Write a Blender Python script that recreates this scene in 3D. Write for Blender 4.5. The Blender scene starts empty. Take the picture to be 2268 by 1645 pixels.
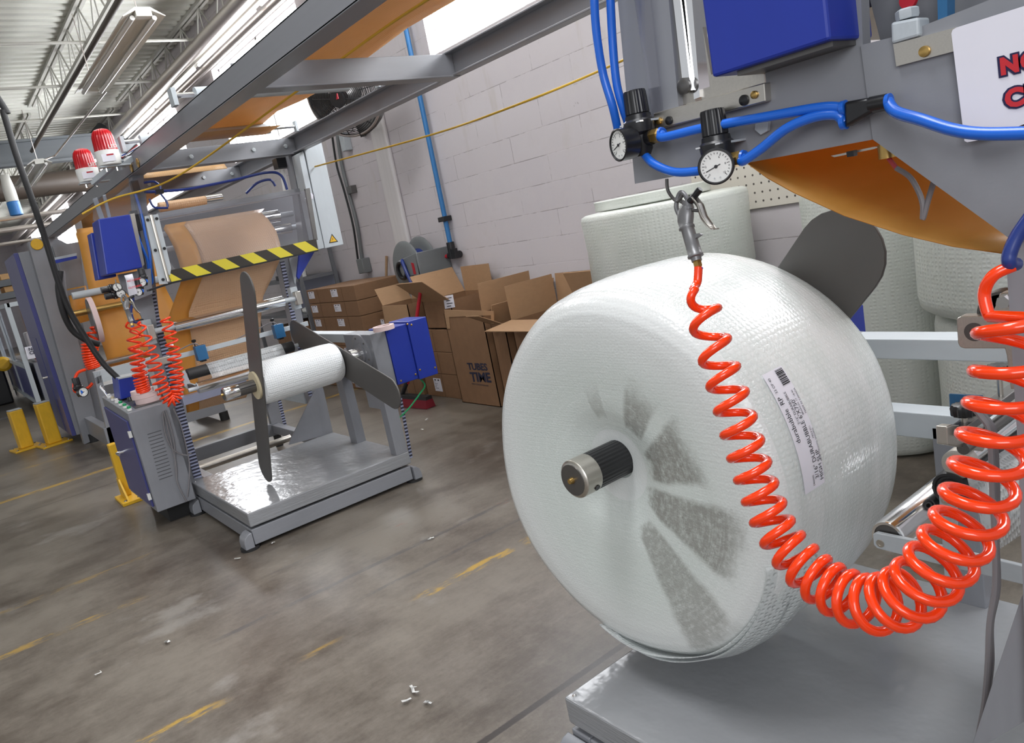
import bpy, bmesh, math, random
from mathutils import Vector, Matrix, Quaternion
random.seed(7)
S = bpy.context.scene
COL = S.collection
PI = math.pi
# ---------------------------------------------------------------- camera, world, light, exposure
IMG_W, IMG_H, FPX = 2268.0, 1645.0, 1692.6
HC = 1.45
def _rod(r):
    v = Vector(r); t = v.length
    return Matrix.Rotation(t, 3, v / t)
CR = _rod((1.63198455, -0.713002556, 0.310573006))       # world -> camera (x right, y down, z forward)
cam_d = bpy.data.cameras.new('camera'); cam = bpy.data.objects.new('camera', cam_d); COL.objects.link(cam)
right, down, fwd = CR[0], CR[1], CR[2]
cam.matrix_world = Matrix(((right[0], -down[0], -fwd[0], 0), (right[1], -down[1], -fwd[1], 0),
                           (right[2], -down[2], -fwd[2], HC), (0, 0, 0, 1)))
cam_d.sensor_fit = 'HORIZONTAL'; cam_d.sensor_width = 36.0; cam_d.lens = 36.0 * FPX / IMG_W
cam_d.clip_start = 0.02; cam_d.clip_end = 200
S.camera = cam
vs = S.view_settings; vs.view_transform = 'Standard'; vs.look = 'None'; vs.gamma = 1; vs.use_curve_mapping = False
vs.exposure = 0.0
world = bpy.data.worlds.new('World'); S.world = world; world.use_nodes = True
_bg = world.node_tree.nodes['Background']; _bg.inputs[0].default_value = (0.93, 0.96, 1.0, 1); _bg.inputs[1].default_value = 0.60
def area_light(name, loc, target, sx, sy, power, color=(1, 1, 1)):
    d = bpy.data.lights.new(name, 'AREA'); d.shape = 'RECTANGLE'; d.size = sx; d.size_y = sy; d.energy = power; d.color = color
    o = bpy.data.objects.new(name, d); COL.objects.link(o); o.location = loc
    o.rotation_euler = (Vector(target) - Vector(loc)).to_track_quat('-Z', 'Y').to_euler()
    return o
# added out-of-frame fill lamps: one behind left of the camera, two under the roof
area_light('fill_rear_left', (-3.6, -3.0, 3.3), (1.6, 3.0, 0.6), 3.2, 2.4, 170, (0.97, 0.98, 1.0))
area_light('fill_overhead', (1.2, 5.6, 4.55), (1.5, 4.6, 0), 0.9, 2.4, 70, (0.97, 0.98, 1.0))
area_light('fill_overhead_near', (0.6, 1.0, 4.55), (1.2, 1.1, 0), 0.9, 2.4, 110, (0.97, 0.98, 1.0))

# pixel of the photograph -> point on a real plane
def _ray(px, py):
    c = Vector(((px - IMG_W / 2) / FPX, (py - IMG_H / 2) / FPX, 1.0))
    return CR.transposed() @ c
def PX(p, x):
    d = _ray(*p); return Vector((0, 0, HC)) + d * (x / d[0])
def PY(p, y):
    d = _ray(*p); return Vector((0, 0, HC)) + d * (y / d[1])
def PZ(p, z):
    d = _ray(*p); return Vector((0, 0, HC)) + d * ((z - HC) / d[2])

# ---------------------------------------------------------------- materials
MATS = {}
class NT:
    def __init__(s, name):
        s.m = bpy.data.materials.new(name); s.m.use_nodes = True; s.t = s.m.node_tree; s.n = s.t.nodes; s.l = s.t.links
        s.b = s.n['Principled BSDF']; s.out = s.n['Material Output']; MATS[name] = s.m
    def link(s, a, b): s.l.new(a, b)
    def new(s, typ, **kw):
        n = s.n.new(typ)
        for k, v in kw.items(): setattr(n, k, v)
        return n
    def _in(s, sock, v):
        if hasattr(v, 'is_output'): s.link(v, sock)
        else: sock.default_value = v
    def math(s, op, a, b=0.0, c=None, clamp=False):
        n = s.new('ShaderNodeMath', operation=op); n.use_clamp = clamp
        s._in(n.inputs[0], a); s._in(n.inputs[1], b)
        if c is not None: s._in(n.inputs[2], c)
        return n.outputs[0]
    def mix(s, f, a, b):
        n = s.new('ShaderNodeMix', data_type='RGBA')
        s._in(n.inputs[0], f)
        for i, v in ((6, a), (7, b)):
            if isinstance(v, tuple) and len(v) == 3: v = (*v, 1)
            s._in(n.inputs[i], v)
        return n.outputs[2]
    def noise(s, scale, detail=4, vec=None, rough=0.55):
        n = s.new('ShaderNodeTexNoise'); n.inputs['Scale'].default_value = scale; n.inputs['Detail'].default_value = detail
        n.inputs['Roughness'].default_value = rough
        if vec is not None: s.link(vec, n.inputs['Vector'])
        return n.outputs['Fac']
    def sstep(s, v, a, b):
        n = s.new('ShaderNodeMapRange', interpolation_type='SMOOTHSTEP')
        s._in(n.inputs[0], v); n.inputs[1].default_value = a; n.inputs[2].default_value = b
        return n.outputs[0]
    def pos(s): return s.new('ShaderNodeNewGeometry').outputs['Position']
    def obj(s): return s.new('ShaderNodeTexCoord').outputs['Object']
    def sep(s, v):
        n = s.new('ShaderNodeSeparateXYZ'); s.link(v, n.inputs[0]); return n.outputs
    def comb(s, x, y, z):
        n = s.new('ShaderNodeCombineXYZ')
        for i, v in enumerate((x, y, z)): s._in(n.inputs[i], v)
        return n.outputs[0]
    def bump(s, h, strength=0.3, dist=0.01):
        n = s.new('ShaderNodeBump'); n.inputs['Strength'].default_value = strength; n.inputs['Distance'].default_value = dist
        s._in(n.inputs['Height'], h); s.link(n.outputs[0], s.b.inputs['Normal']); return n
    def base(s, v):
        if isinstance(v, tuple): s.b.inputs['Base Color'].default_value = (*v, 1)
        else: s.link(v, s.b.inputs['Base Color'])
    def set(s, **kw):
        for k, v in kw.items():
            k = {'rough': 'Roughness', 'metal': 'Metallic', 'spec': 'Specular IOR Level', 'coat': 'Coat Weight', 'trans': 'Transmission Weight',
                 'sss': 'Subsurface Weight', 'alpha': 'Alpha', 'emit': 'Emission Strength', 'ior': 'IOR'}[k]
            s._in(s.b.inputs[k], v)
def paint(name, c, rough=0.4, metal=0.0, var=0.08, nscale=6, bump=0.0, **kw):
    n = NT(name); f = n.noise(nscale, 3)
    n.base(n.mix(f, tuple(max(0, x * (1 - var)) for x in c), tuple(min(1, x * (1 + var)) for x in c)))
    n.set(rough=rough, metal=metal, **kw)
    if bump: n.bump(n.noise(60, 3), bump, 0.004)
    return n.m
paint('grey_paint', (0.235, 0.242, 0.265), 0.33, bump=0.04)
paint('platform_paint', (0.265, 0.272, 0.285), 0.19, bump=0.02)
def _dents():
    m = MATS['platform_paint']; n = NT.__new__(NT); n.m = m; n.t = m.node_tree; n.n = n.t.nodes; n.l = n.t.links; n.b = n.n['Principled BSDF']; n.out = n.n['Material Output']
    n.bump(n.math('ADD', n.noise(7, 3), n.math('MULTIPLY', n.noise(22, 2), 0.35)), 0.22, 0.02)
_dents()
paint('light_grey_paint', (0.46, 0.50, 0.53), 0.4)
paint('dark_grey_paint', (0.16, 0.165, 0.18), 0.45)
paint('lilac_grey', (0.30, 0.32, 0.43), 0.4)
paint('blue_paint', (0.014, 0.034, 0.31), 0.36, var=0.05)
paint('dark_blue_panel', (0.055, 0.06, 0.21), 0.35)
paint('chrome', (0.86, 0.86, 0.87), 0.13, 1.0, 0.02)
paint('brushed_steel', (0.60, 0.57, 0.52), 0.36, 1.0, 0.12, 25)
paint('dark_steel', (0.16, 0.155, 0.15), 0.38, 0.8)
paint('vane_grey', (0.115, 0.11, 0.105), 0.5, 0.3)
paint('black_plastic', (0.012, 0.012, 0.014), 0.3, var=0.2)
paint('black_rubber', (0.015, 0.015, 0.016), 0.55)
paint('blue_hose', (0.015, 0.13, 0.62), 0.25)
paint('dark_blue_hose', (0.02, 0.04, 0.2), 0.3)
paint('sensor_blue', (0.02, 0.115, 0.26), 0.4)
paint('wall_pipe_blue', (0.025, 0.16, 0.40), 0.4)
paint('coil_orange', (0.88, 0.050, 0.005), 0.16, var=0.03, coat=0.15)
paint('brass', (0.55, 0.36, 0.12), 0.3, 0.9)
paint('safety_yellow', (0.72, 0.42, 0.02), 0.5, var=0.15)
paint('rope_yellow', (0.62, 0.38, 0.03), 0.6)
paint('white_plastic', (0.78, 0.78, 0.76), 0.4, var=0.03)
paint('white_paper', (0.74, 0.73, 0.80), 0.6, var=0.02)
paint('pink_tape', (0.72, 0.55, 0.54), 0.6)
paint('text_black', (0.015, 0.015, 0.02), 0.6)
paint('text_navy', (0.02, 0.022, 0.05), 0.6)
paint('text_red', (0.55, 0.02, 0.03), 0.5)
paint('outline_navy', (0.012, 0.01, 0.06), 0.5)
paint('broom_red', (0.20, 0.010, 0.022), 0.75, var=0.25, nscale=60)
paint('red_plastic', (0.40, 0.008, 0.02), 0.45)
paint('wood_pole', (0.25, 0.15, 0.075), 0.6, var=0.25)
paint('cream', (0.62, 0.54, 0.36), 0.5)
paint('green_plastic', (0.02, 0.33, 0.12), 0.3)
paint('gun_grey', (0.20, 0.20, 0.205), 0.35, 0.4)
paint('cable_grey', (0.20, 0.19, 0.20), 0.45)
paint('joist_paint', (0.46, 0.45, 0.41), 0.55)
paint('deck_paint', (0.66, 0.66, 0.60), 0.6, var=0.06)
paint('duct_brown', (0.06, 0.045, 0.035), 0.5)
paint('girder_grey', (0.11, 0.12, 0.13), 0.6)
paint('pipe_metal', (0.55, 0.50, 0.47), 0.3, 0.85)
paint('fixture_white', (0.72, 0.71, 0.66), 0.45, var=0.04)
paint('pilaster_paint', (0.63, 0.60, 0.60), 0.6)
paint('cardboard', (0.225, 0.122, 0.062), 0.75, var=0.12, nscale=9)
paint('cardboard_dark', (0.14, 0.072, 0.035), 0.8, var=0.12, nscale=9)
paint('cardboard_inside', (0.36, 0.215, 0.115), 0.75, var=0.1, nscale=9)
paint('reel_grey', (0.16, 0.17, 0.175), 0.45)
paint('drum_blue', (0.03, 0.20, 0.55), 0.4)
paint('skid_wood', (0.5, 0.3, 0.13), 0.7)

def glow(name, c, e):
    n = NT(name); n.base((0.9, 0.9, 0.9)); n.b.inputs['Emission Color'].default_value = (*c, 1); n.set(emit=e, rough=0.5)
glow('window_glass', (0.95, 0.97, 1.0), 15.0)
paint('tube_glass', (0.78, 0.78, 0.75), 0.25, var=0.02)
glow('tube_lamp', (1.0, 0.98, 0.95), 2.2)

def red_lens():
    n = NT('red_lens'); n.base((0.46, 0.002, 0.008)); n.set(rough=0.16, coat=0.1)
    o = n.sep(n.obj()); a = n.math('ARCTAN2', o[1], o[0])
    n.bump(n.math('SINE', n.math('MULTIPLY', a, 24)), 0.5, 0.003)
red_lens()

def acrylic(name, tint, gloss=0.07, haze=0.03):
    n = NT(name); n.n.remove(n.b)
    tr = n.new('ShaderNodeBsdfTransparent'); tr.inputs[0].default_value = (*tint, 1)
    gl = n.new('ShaderNodeBsdfGlossy'); gl.inputs['Roughness'].default_value = 0.08; gl.inputs[0].default_value = (0.9, 0.9, 0.92, 1)
    df = n.new('ShaderNodeBsdfDiffuse'); df.inputs[0].default_value = (0.5, 0.5, 0.52, 1)
    m1 = n.new('ShaderNodeMixShader'); m1.inputs[0].default_value = haze; n.link(tr.outputs[0], m1.inputs[1]); n.link(df.outputs[0], m1.inputs[2])
    m2 = n.new('ShaderNodeMixShader'); m2.inputs[0].default_value = gloss; n.link(m1.outputs[0], m2.inputs[1]); n.link(gl.outputs[0], m2.inputs[2])
    n.link(m2.outputs[0], n.out.inputs[0])
acrylic('acrylic', (0.86, 0.86, 0.88)); acrylic('acrylic_smoked', (0.52, 0.52, 0.55), 0.08)

def film(name, c1, c2, trans, cell=0.0, rough=0.3, scale=110, bump=0.5, glass=0.0, wrinkle=0.0):
    n = NT(name)
    f = n.noise(3.0, 4)
    col = n.mix(n.sstep(f, 0.3, 0.7), c1, c2); n.base(col); n.set(rough=rough)
    hgt = None
    if cell:
        v = n.new('ShaderNodeTexVoronoi'); v.inputs['Scale'].default_value = scale; v.inputs['Randomness'].default_value = 0.25
        n.link(n.pos(), v.inputs['Vector']); d = n.sstep(v.outputs['Distance'], 0.15, 0.55)
        hgt = d
    if wrinkle:
        w = n.noise(9.0, 3); hgt = n.math('ADD', n.math('MULTIPLY', w, wrinkle), hgt) if hgt is not None else n.math('MULTIPLY', w, wrinkle)
    if hgt is not None: n.bump(hgt, bump, 0.006)
    sh = n.b.outputs[0]
    if trans:
        t = n.new('ShaderNodeBsdfTranslucent'); n.link(col, t.inputs[0])
        m = n.new('ShaderNodeMixShader'); m.inputs[0].default_value = trans; n.link(sh, m.inputs[1]); n.link(t.outputs[0], m.inputs[2]); sh = m.outputs[0]
    if glass:
        t = n.new('ShaderNodeBsdfTransparent')
        m = n.new('ShaderNodeMixShader'); m.inputs[0].default_value = glass; n.link(sh, m.inputs[1]); n.link(t.outputs[0], m.inputs[2]); sh = m.outputs[0]
    n.link(sh, n.out.inputs[0])
film('kraft_film', (0.74, 0.38, 0.075), (0.80, 0.43, 0.11), 0.40, rough=0.45, wrinkle=0.35)
film('kraft_film_overhead', (0.55, 0.35, 0.17), (0.60, 0.385, 0.20), 0.45, 1, 0.35, 70, 0.25)
film('bubble_kraft', (0.70, 0.46, 0.28), (0.74, 0.49, 0.30), 0.25, 1, 0.25, 75, 0.4)
film('clear_bubble', (0.80, 0.83, 0.84), (0.84, 0.86, 0.87), 0.15, 1, 0.12, 75, 0.9, glass=0.62)
film('white_bubble', (0.84, 0.87, 0.88), (0.88, 0.90, 0.91), 0.15, 1, 0.3, 85, 0.35)
film('stored_bubble', (0.66, 0.69, 0.64), (0.74, 0.76, 0.72), 0.25, 1, 0.35, 60, 0.25)
film('hem_film', (0.80, 0.84, 0.84), (0.84, 0.87, 0.87), 0.3, 1, 0.2, 85, 0.6, glass=0.3)

def floor_mat():
    n = NT('concrete'); p = n.pos(); x, y, z = n.sep(p)
    big = n.noise(0.9, 6, p, 0.62); med = n.noise(5, 6, p, 0.7); fine = n.noise(46, 6, p, 0.78)
    streak = n.noise(6, 6, n.comb(n.math('MULTIPLY', x, 0.7), n.math('MULTIPLY', y, 3.6), z), 0.8)
    v = n.math('ADD', n.math('MULTIPLY', big, 0.55), n.math('ADD', n.math('MULTIPLY', med, 0.24), n.math('ADD', n.math('MULTIPLY', fine, 0.13), n.math('MULTIPLY', streak, 0.16))))
    c = n.mix(n.sstep(v, 0.40, 0.64), (0.064, 0.049, 0.037), (0.190, 0.166, 0.138))
    blot = n.sstep(n.noise(2.3, 5, p, 0.7), 0.60, 0.72)
    c = n.mix(n.math('MULTIPLY', blot, 0.45), c, (0.085, 0.065, 0.05))
    pale = n.sstep(n.noise(1.5, 6, n.comb(n.math('ADD', x, 7.3), n.math('MULTIPLY', y, 1.2), z), 0.65), 0.58, 0.70)
    c = n.mix(n.math('MULTIPLY', pale, 0.35), c, (0.36, 0.345, 0.325))
    sp = n.noise(9, 5, n.comb(n.math('MULTIPLY', x, 0.6), n.math('MULTIPLY', y, 2.2), 0.0), 0.75)
    def band(y0, w, mask=None):
        d = n.math('ABSOLUTE', n.math('SUBTRACT', n.math('ADD', y, n.math('MULTIPLY', n.math('SUBTRACT', fine, 0.5), w * 0.5)), y0))
        b = n.math('SUBTRACT', 1.0, n.sstep(d, w * 0.7, w * 1.1))
        return n.math('MULTIPLY', b, mask) if mask is not None else b
    wear = n.sstep(sp, 0.46, 0.60); wear2 = n.sstep(sp, 0.40, 0.52)
    xr = lambda a, b: n.math('MULTIPLY', n.sstep(x, a, a + 0.15), n.math('SUBTRACT', 1.0, n.sstep(x, b - 0.15, b)))
    yl = (0.50, 0.30, 0.03)
    for y0, w, k, m in ((7.35, 0.045, 0.75, wear2), (8.6, 0.05, 0.35, wear), (2.70, 0.035, 0.75, n.math('MULTIPLY', wear, n.math('MAXIMUM', xr(-0.5, 0.5), xr(1.2, 2.6)))),
                        (2.70, 0.02, 0.5, n.math('MULTIPLY', wear, xr(0.7, 0.95))),
                        (4.0, 0.035, 0.55, n.math('MULTIPLY', wear, xr(-3, 0.5))), (4.6, 0.03, 0.3, n.math('MULTIPLY', wear, xr(-2, 0.7))),
                        (1.75, 0.05, 0.6, n.math('MULTIPLY', n.sstep(sp, 0.55, 0.66), xr(0.45, 0.9)))):
        c = n.mix(n.math('MULTIPLY', band(y0, w, m), k), c, yl)
    for y0, w, k, a, b_ in ((3.18, 0.018, 0.5, 0.5, 3.0), (2.93, 0.014, 0.45, 1.05, 3.0), (3.6, 0.01, 0.2, 0.0, 2.0)):
        c = n.mix(n.math('MULTIPLY', band(y0, w, n.math('MULTIPLY', wear2, xr(a, b_))), k), c, (0.06, 0.06, 0.068))
    red = n.sstep(n.noise(3.2, 4, n.comb(n.math('ADD', x, 3.0), n.math('MULTIPLY', y, 2.0), 4.0), 0.7), 0.66, 0.72)
    c = n.mix(n.math('MULTIPLY', n.math('MULTIPLY', red, xr(1.3, 3.2)), 0.4), c, (0.22, 0.07, 0.05))
    for y0, w in ((1.757, 0.014), (6.72, 0.006), (12.0, 0.008)):
        c = n.mix(n.math('MULTIPLY', band(y0, w), 0.95), c, (0.02, 0.014, 0.012))
    n.base(c); n.set(rough=n.math('ADD', 0.17, n.math('MULTIPLY', v, 0.36)), spec=0.5)
    n.bump(n.math('ADD', n.math('MULTIPLY', fine, 0.5), med), 0.18, 0.006)
floor_mat()

def block_wall(name, horiz):
    n = NT(name); p = n.pos(); s = n.sep(p); h = s[horiz]
    br = n.new('ShaderNodeTexBrick'); br.offset = 0.5; br.squash = 1
    n.link(n.comb(h, n.math('ADD', s[2], 0.0), 0.0), br.inputs['Vector'])
    br.inputs['Color1'].default_value = (0.56, 0.52, 0.545, 1); br.inputs['Color2'].default_value = (0.59, 0.55, 0.57, 1)
    br.inputs['Mortar'].default_value = (0.36, 0.325, 0.335, 1)
    br.inputs['Scale'].default_value = 1.0; br.inputs['Mortar Size'].default_value = 0.0036; br.inputs['Mortar Smooth'].default_value = 0.3
    br.inputs['Brick Width'].default_value = 0.812; br.inputs['Row Height'].default_value = 0.203
    st = n.sstep(n.noise(1.4, 6, p, 0.7), 0.52, 0.75); st2 = n.sstep(n.noise(26, 4, p, 0.8), 0.66, 0.74)
    c0 = n.mix(n.sstep(n.noise(3.5, 4, p, 0.8), 0.42, 0.58), (0.575, 0.535, 0.555), br.outputs['Color'])
    c = n.mix(n.math('MULTIPLY', st, 0.35), c0, (0.47, 0.43, 0.37))
    c = n.mix(n.math('MULTIPLY', st2, 0.25), c, (0.25, 0.22, 0.2))
    drip = n.sstep(n.noise(1.0, 4, n.comb(n.math('MULTIPLY', h, 5.0), n.math('MULTIPLY', s[2], 0.7), 3.0), 0.65), 0.56, 0.74)
    c = n.mix(n.math('MULTIPLY', drip, n.math('MULTIPLY', n.sstep(s[2], 1.5, 2.6), 0.45)), c, (0.43, 0.38, 0.31))
    mark = n.sstep(n.noise(7, 3, n.comb(0.0, h, n.math('MULTIPLY', s[2], 0.8)), 0.6), 0.735, 0.76)
    c = n.mix(n.math('MULTIPLY', mark, 0.55), c, (0.16, 0.14, 0.14))
    n.base(c); n.set(rough=0.55)
    n.bump(n.math('SUBTRACT', n.math('MULTIPLY', n.noise(45, 4, p), 0.25), br.outputs['Fac']), 0.35, 0.006)
block_wall('block_wall', 1); block_wall('block_wall_far', 0)

def pegboard():
    n = NT('pegboard'); s = n.sep(n.pos()); k = 1 / 0.0508
    fy = n.math('SUBTRACT', n.math('FRACT', n.math('MULTIPLY', s[1], k)), 0.5); fz = n.math('SUBTRACT', n.math('FRACT', n.math('MULTIPLY', s[2], k)), 0.5)
    r = n.math('SQRT', n.math('ADD', n.math('MULTIPLY', fy, fy), n.math('MULTIPLY', fz, fz)))
    n.base(n.mix(n.sstep(r, 0.10, 0.15), (0.08, 0.07, 0.06), (0.64, 0.60, 0.53))); n.set(rough=0.6)
pegboard()

def hazard():
    n = NT('hazard_tape'); s = n.sep(n.obj())
    t = n.math('FRACT', n.math('MULTIPLY', n.math('ADD', n.math('ADD', s[0], n.math('MULTIPLY', s[2], 1.1)), 5.03), 1 / 0.178))
    n.base(n.mix(n.math('GREATER_THAN', t, 0.5), (0.03, 0.026, 0.02), (0.66, 0.56, 0.04))); n.set(rough=0.4)
hazard()
def slotted():
    n = NT('slotted_lilac'); s = n.sep(n.pos())
    f = n.math('FRACT', n.math('MULTIPLY', s[2], 1 / 0.0215))
    o = n.sep(n.new('ShaderNodeTexCoord').outputs['Generated'])
    sl = n.math('GREATER_THAN', f, 0.48)
    n.base(n.mix(sl, (0.34, 0.37, 0.52), (0.025, 0.025, 0.045))); n.set(rough=0.5)
slotted()
def knurl():
    n = NT('shaft_black'); s = n.sep(n.obj()); a = n.math('ARCTAN2', s[1], s[2])
    n.base((0.03, 0.03, 0.032)); n.set(rough=0.35, metal=0.5); n.bump(n.math('SINE', n.math('MULTIPLY', a, 60)), 0.5, 0.002)
knurl()

def big_roll(face_y, face_z):
    # roll of bubble film: milky, glinting cells, and grey scuffs left by the clamping vane on its end face
    n = NT('big_roll'); p = n.pos(); x, y, z = n.sep(p)
    v = n.new('ShaderNodeTexVoronoi'); v.inputs['Scale'].default_value = 150; v.inputs['Randomness'].default_value = 0.5; n.link(p, v.inputs['Vector'])
    v2 = n.new('ShaderNodeTexVoronoi'); v2.inputs['Scale'].default_value = 78; v2.inputs['Randomness'].default_value = 0.22
    dy = n.math('SUBTRACT', y, face_y); dz = n.math('SUBTRACT', z, face_z)
    r = n.math('SQRT', n.math('ADD', n.math('MULTIPLY', dy, dy), n.math('MULTIPLY', dz, dz))); a = n.math('ARCTAN2', dz, dy)
    n.link(n.mix(n.math('LESS_THAN', x, 1.225), n.comb(x, n.math('MULTIPLY', a, 0.49), 0.0), p), v2.inputs['Vector'])
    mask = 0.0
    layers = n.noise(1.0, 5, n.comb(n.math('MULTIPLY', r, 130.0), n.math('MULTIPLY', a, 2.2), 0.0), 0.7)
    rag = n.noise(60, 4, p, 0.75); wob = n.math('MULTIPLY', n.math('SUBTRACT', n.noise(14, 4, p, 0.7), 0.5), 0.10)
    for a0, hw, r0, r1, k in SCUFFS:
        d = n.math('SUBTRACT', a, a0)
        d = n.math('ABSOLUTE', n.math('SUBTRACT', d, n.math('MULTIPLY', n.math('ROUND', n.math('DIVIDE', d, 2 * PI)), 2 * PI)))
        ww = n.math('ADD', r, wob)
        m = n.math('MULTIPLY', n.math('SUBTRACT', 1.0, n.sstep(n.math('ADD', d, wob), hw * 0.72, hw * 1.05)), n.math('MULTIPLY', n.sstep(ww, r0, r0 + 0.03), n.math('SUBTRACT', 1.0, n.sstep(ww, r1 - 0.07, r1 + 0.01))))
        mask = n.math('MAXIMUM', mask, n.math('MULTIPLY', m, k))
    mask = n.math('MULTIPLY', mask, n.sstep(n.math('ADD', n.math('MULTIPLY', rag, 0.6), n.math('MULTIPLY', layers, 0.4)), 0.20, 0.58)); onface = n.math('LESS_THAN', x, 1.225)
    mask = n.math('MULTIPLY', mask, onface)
    wrap = n.noise(3, 4, n.comb(n.math('MULTIPLY', x, 6.0), n.math('MULTIPLY', y, 2.0), n.math('MULTIPLY', z, 2.0)), 0.6)
    inner = n.mix(n.sstep(r, 0.25, 0.47), (0.68, 0.735, 0.705), (0.80, 0.82, 0.815))  # whiter rim, greyer centre: the face's shading put into its colour
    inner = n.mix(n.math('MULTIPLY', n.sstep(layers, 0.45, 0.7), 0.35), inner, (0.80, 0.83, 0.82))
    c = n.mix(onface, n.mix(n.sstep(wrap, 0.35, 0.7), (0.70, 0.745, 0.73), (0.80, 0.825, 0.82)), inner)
    edge = n.math('MULTIPLY', n.math('LESS_THAN', v2.outputs['Distance'], 0.22), n.math('SUBTRACT', 1.0, onface))
    c = n.mix(n.math('MULTIPLY', edge, 0.25), c, (0.92, 0.94, 0.95))
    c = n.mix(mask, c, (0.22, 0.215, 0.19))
    n.base(c); n.set(rough=0.2, spec=0.5)
    h = n.math('ADD', n.math('MULTIPLY', v.outputs['Distance'], n.math('MULTIPLY', onface, 1.1)), n.math('MULTIPLY', n.math('SQRT', n.math('SUBTRACT', 1.0, n.math('MULTIPLY', n.math('MINIMUM', v2.outputs['Distance'], 0.5), 2.0), clamp=True)), n.math('SUBTRACT', 1.0, n.math('MULTIPLY', onface, 0.6))))
    h = n.math('ADD', h, n.math('MULTIPLY', n.math('MULTIPLY', wrap, 1.6), n.math('SUBTRACT', 1.0, onface))); n.bump(h, 0.17, 0.0035)
    cb = n.new('ShaderNodeBump'); cb.inputs['Strength'].default_value = 0.9; cb.inputs['Distance'].default_value = 0.006; v3 = n.new('ShaderNodeTexVoronoi'); v3.inputs['Scale'].default_value = 210; n.link(p, v3.inputs['Vector']); n.link(v3.outputs['Distance'], cb.inputs['Height'])
    n.link(cb.outputs[0], n.b.inputs['Coat Normal']); n.b.inputs['Coat Weight'].default_value = 0.55; n.b.inputs['Coat Roughness'].default_value = 0.07
    t = n.new('ShaderNodeBsdfTranslucent'); n.link(c, t.inputs[0]); m = n.new('ShaderNodeMixShader'); m.inputs[0].default_value = 0.12
    n.link(n.b.outputs[0], m.inputs[1]); n.link(t.outputs[0], m.inputs[2]); n.link(m.outputs[0], n.out.inputs[0])
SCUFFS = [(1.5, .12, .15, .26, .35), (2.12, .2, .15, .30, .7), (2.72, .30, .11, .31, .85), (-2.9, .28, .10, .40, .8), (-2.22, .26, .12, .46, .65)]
big_roll(1.33, 0.765)
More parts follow.
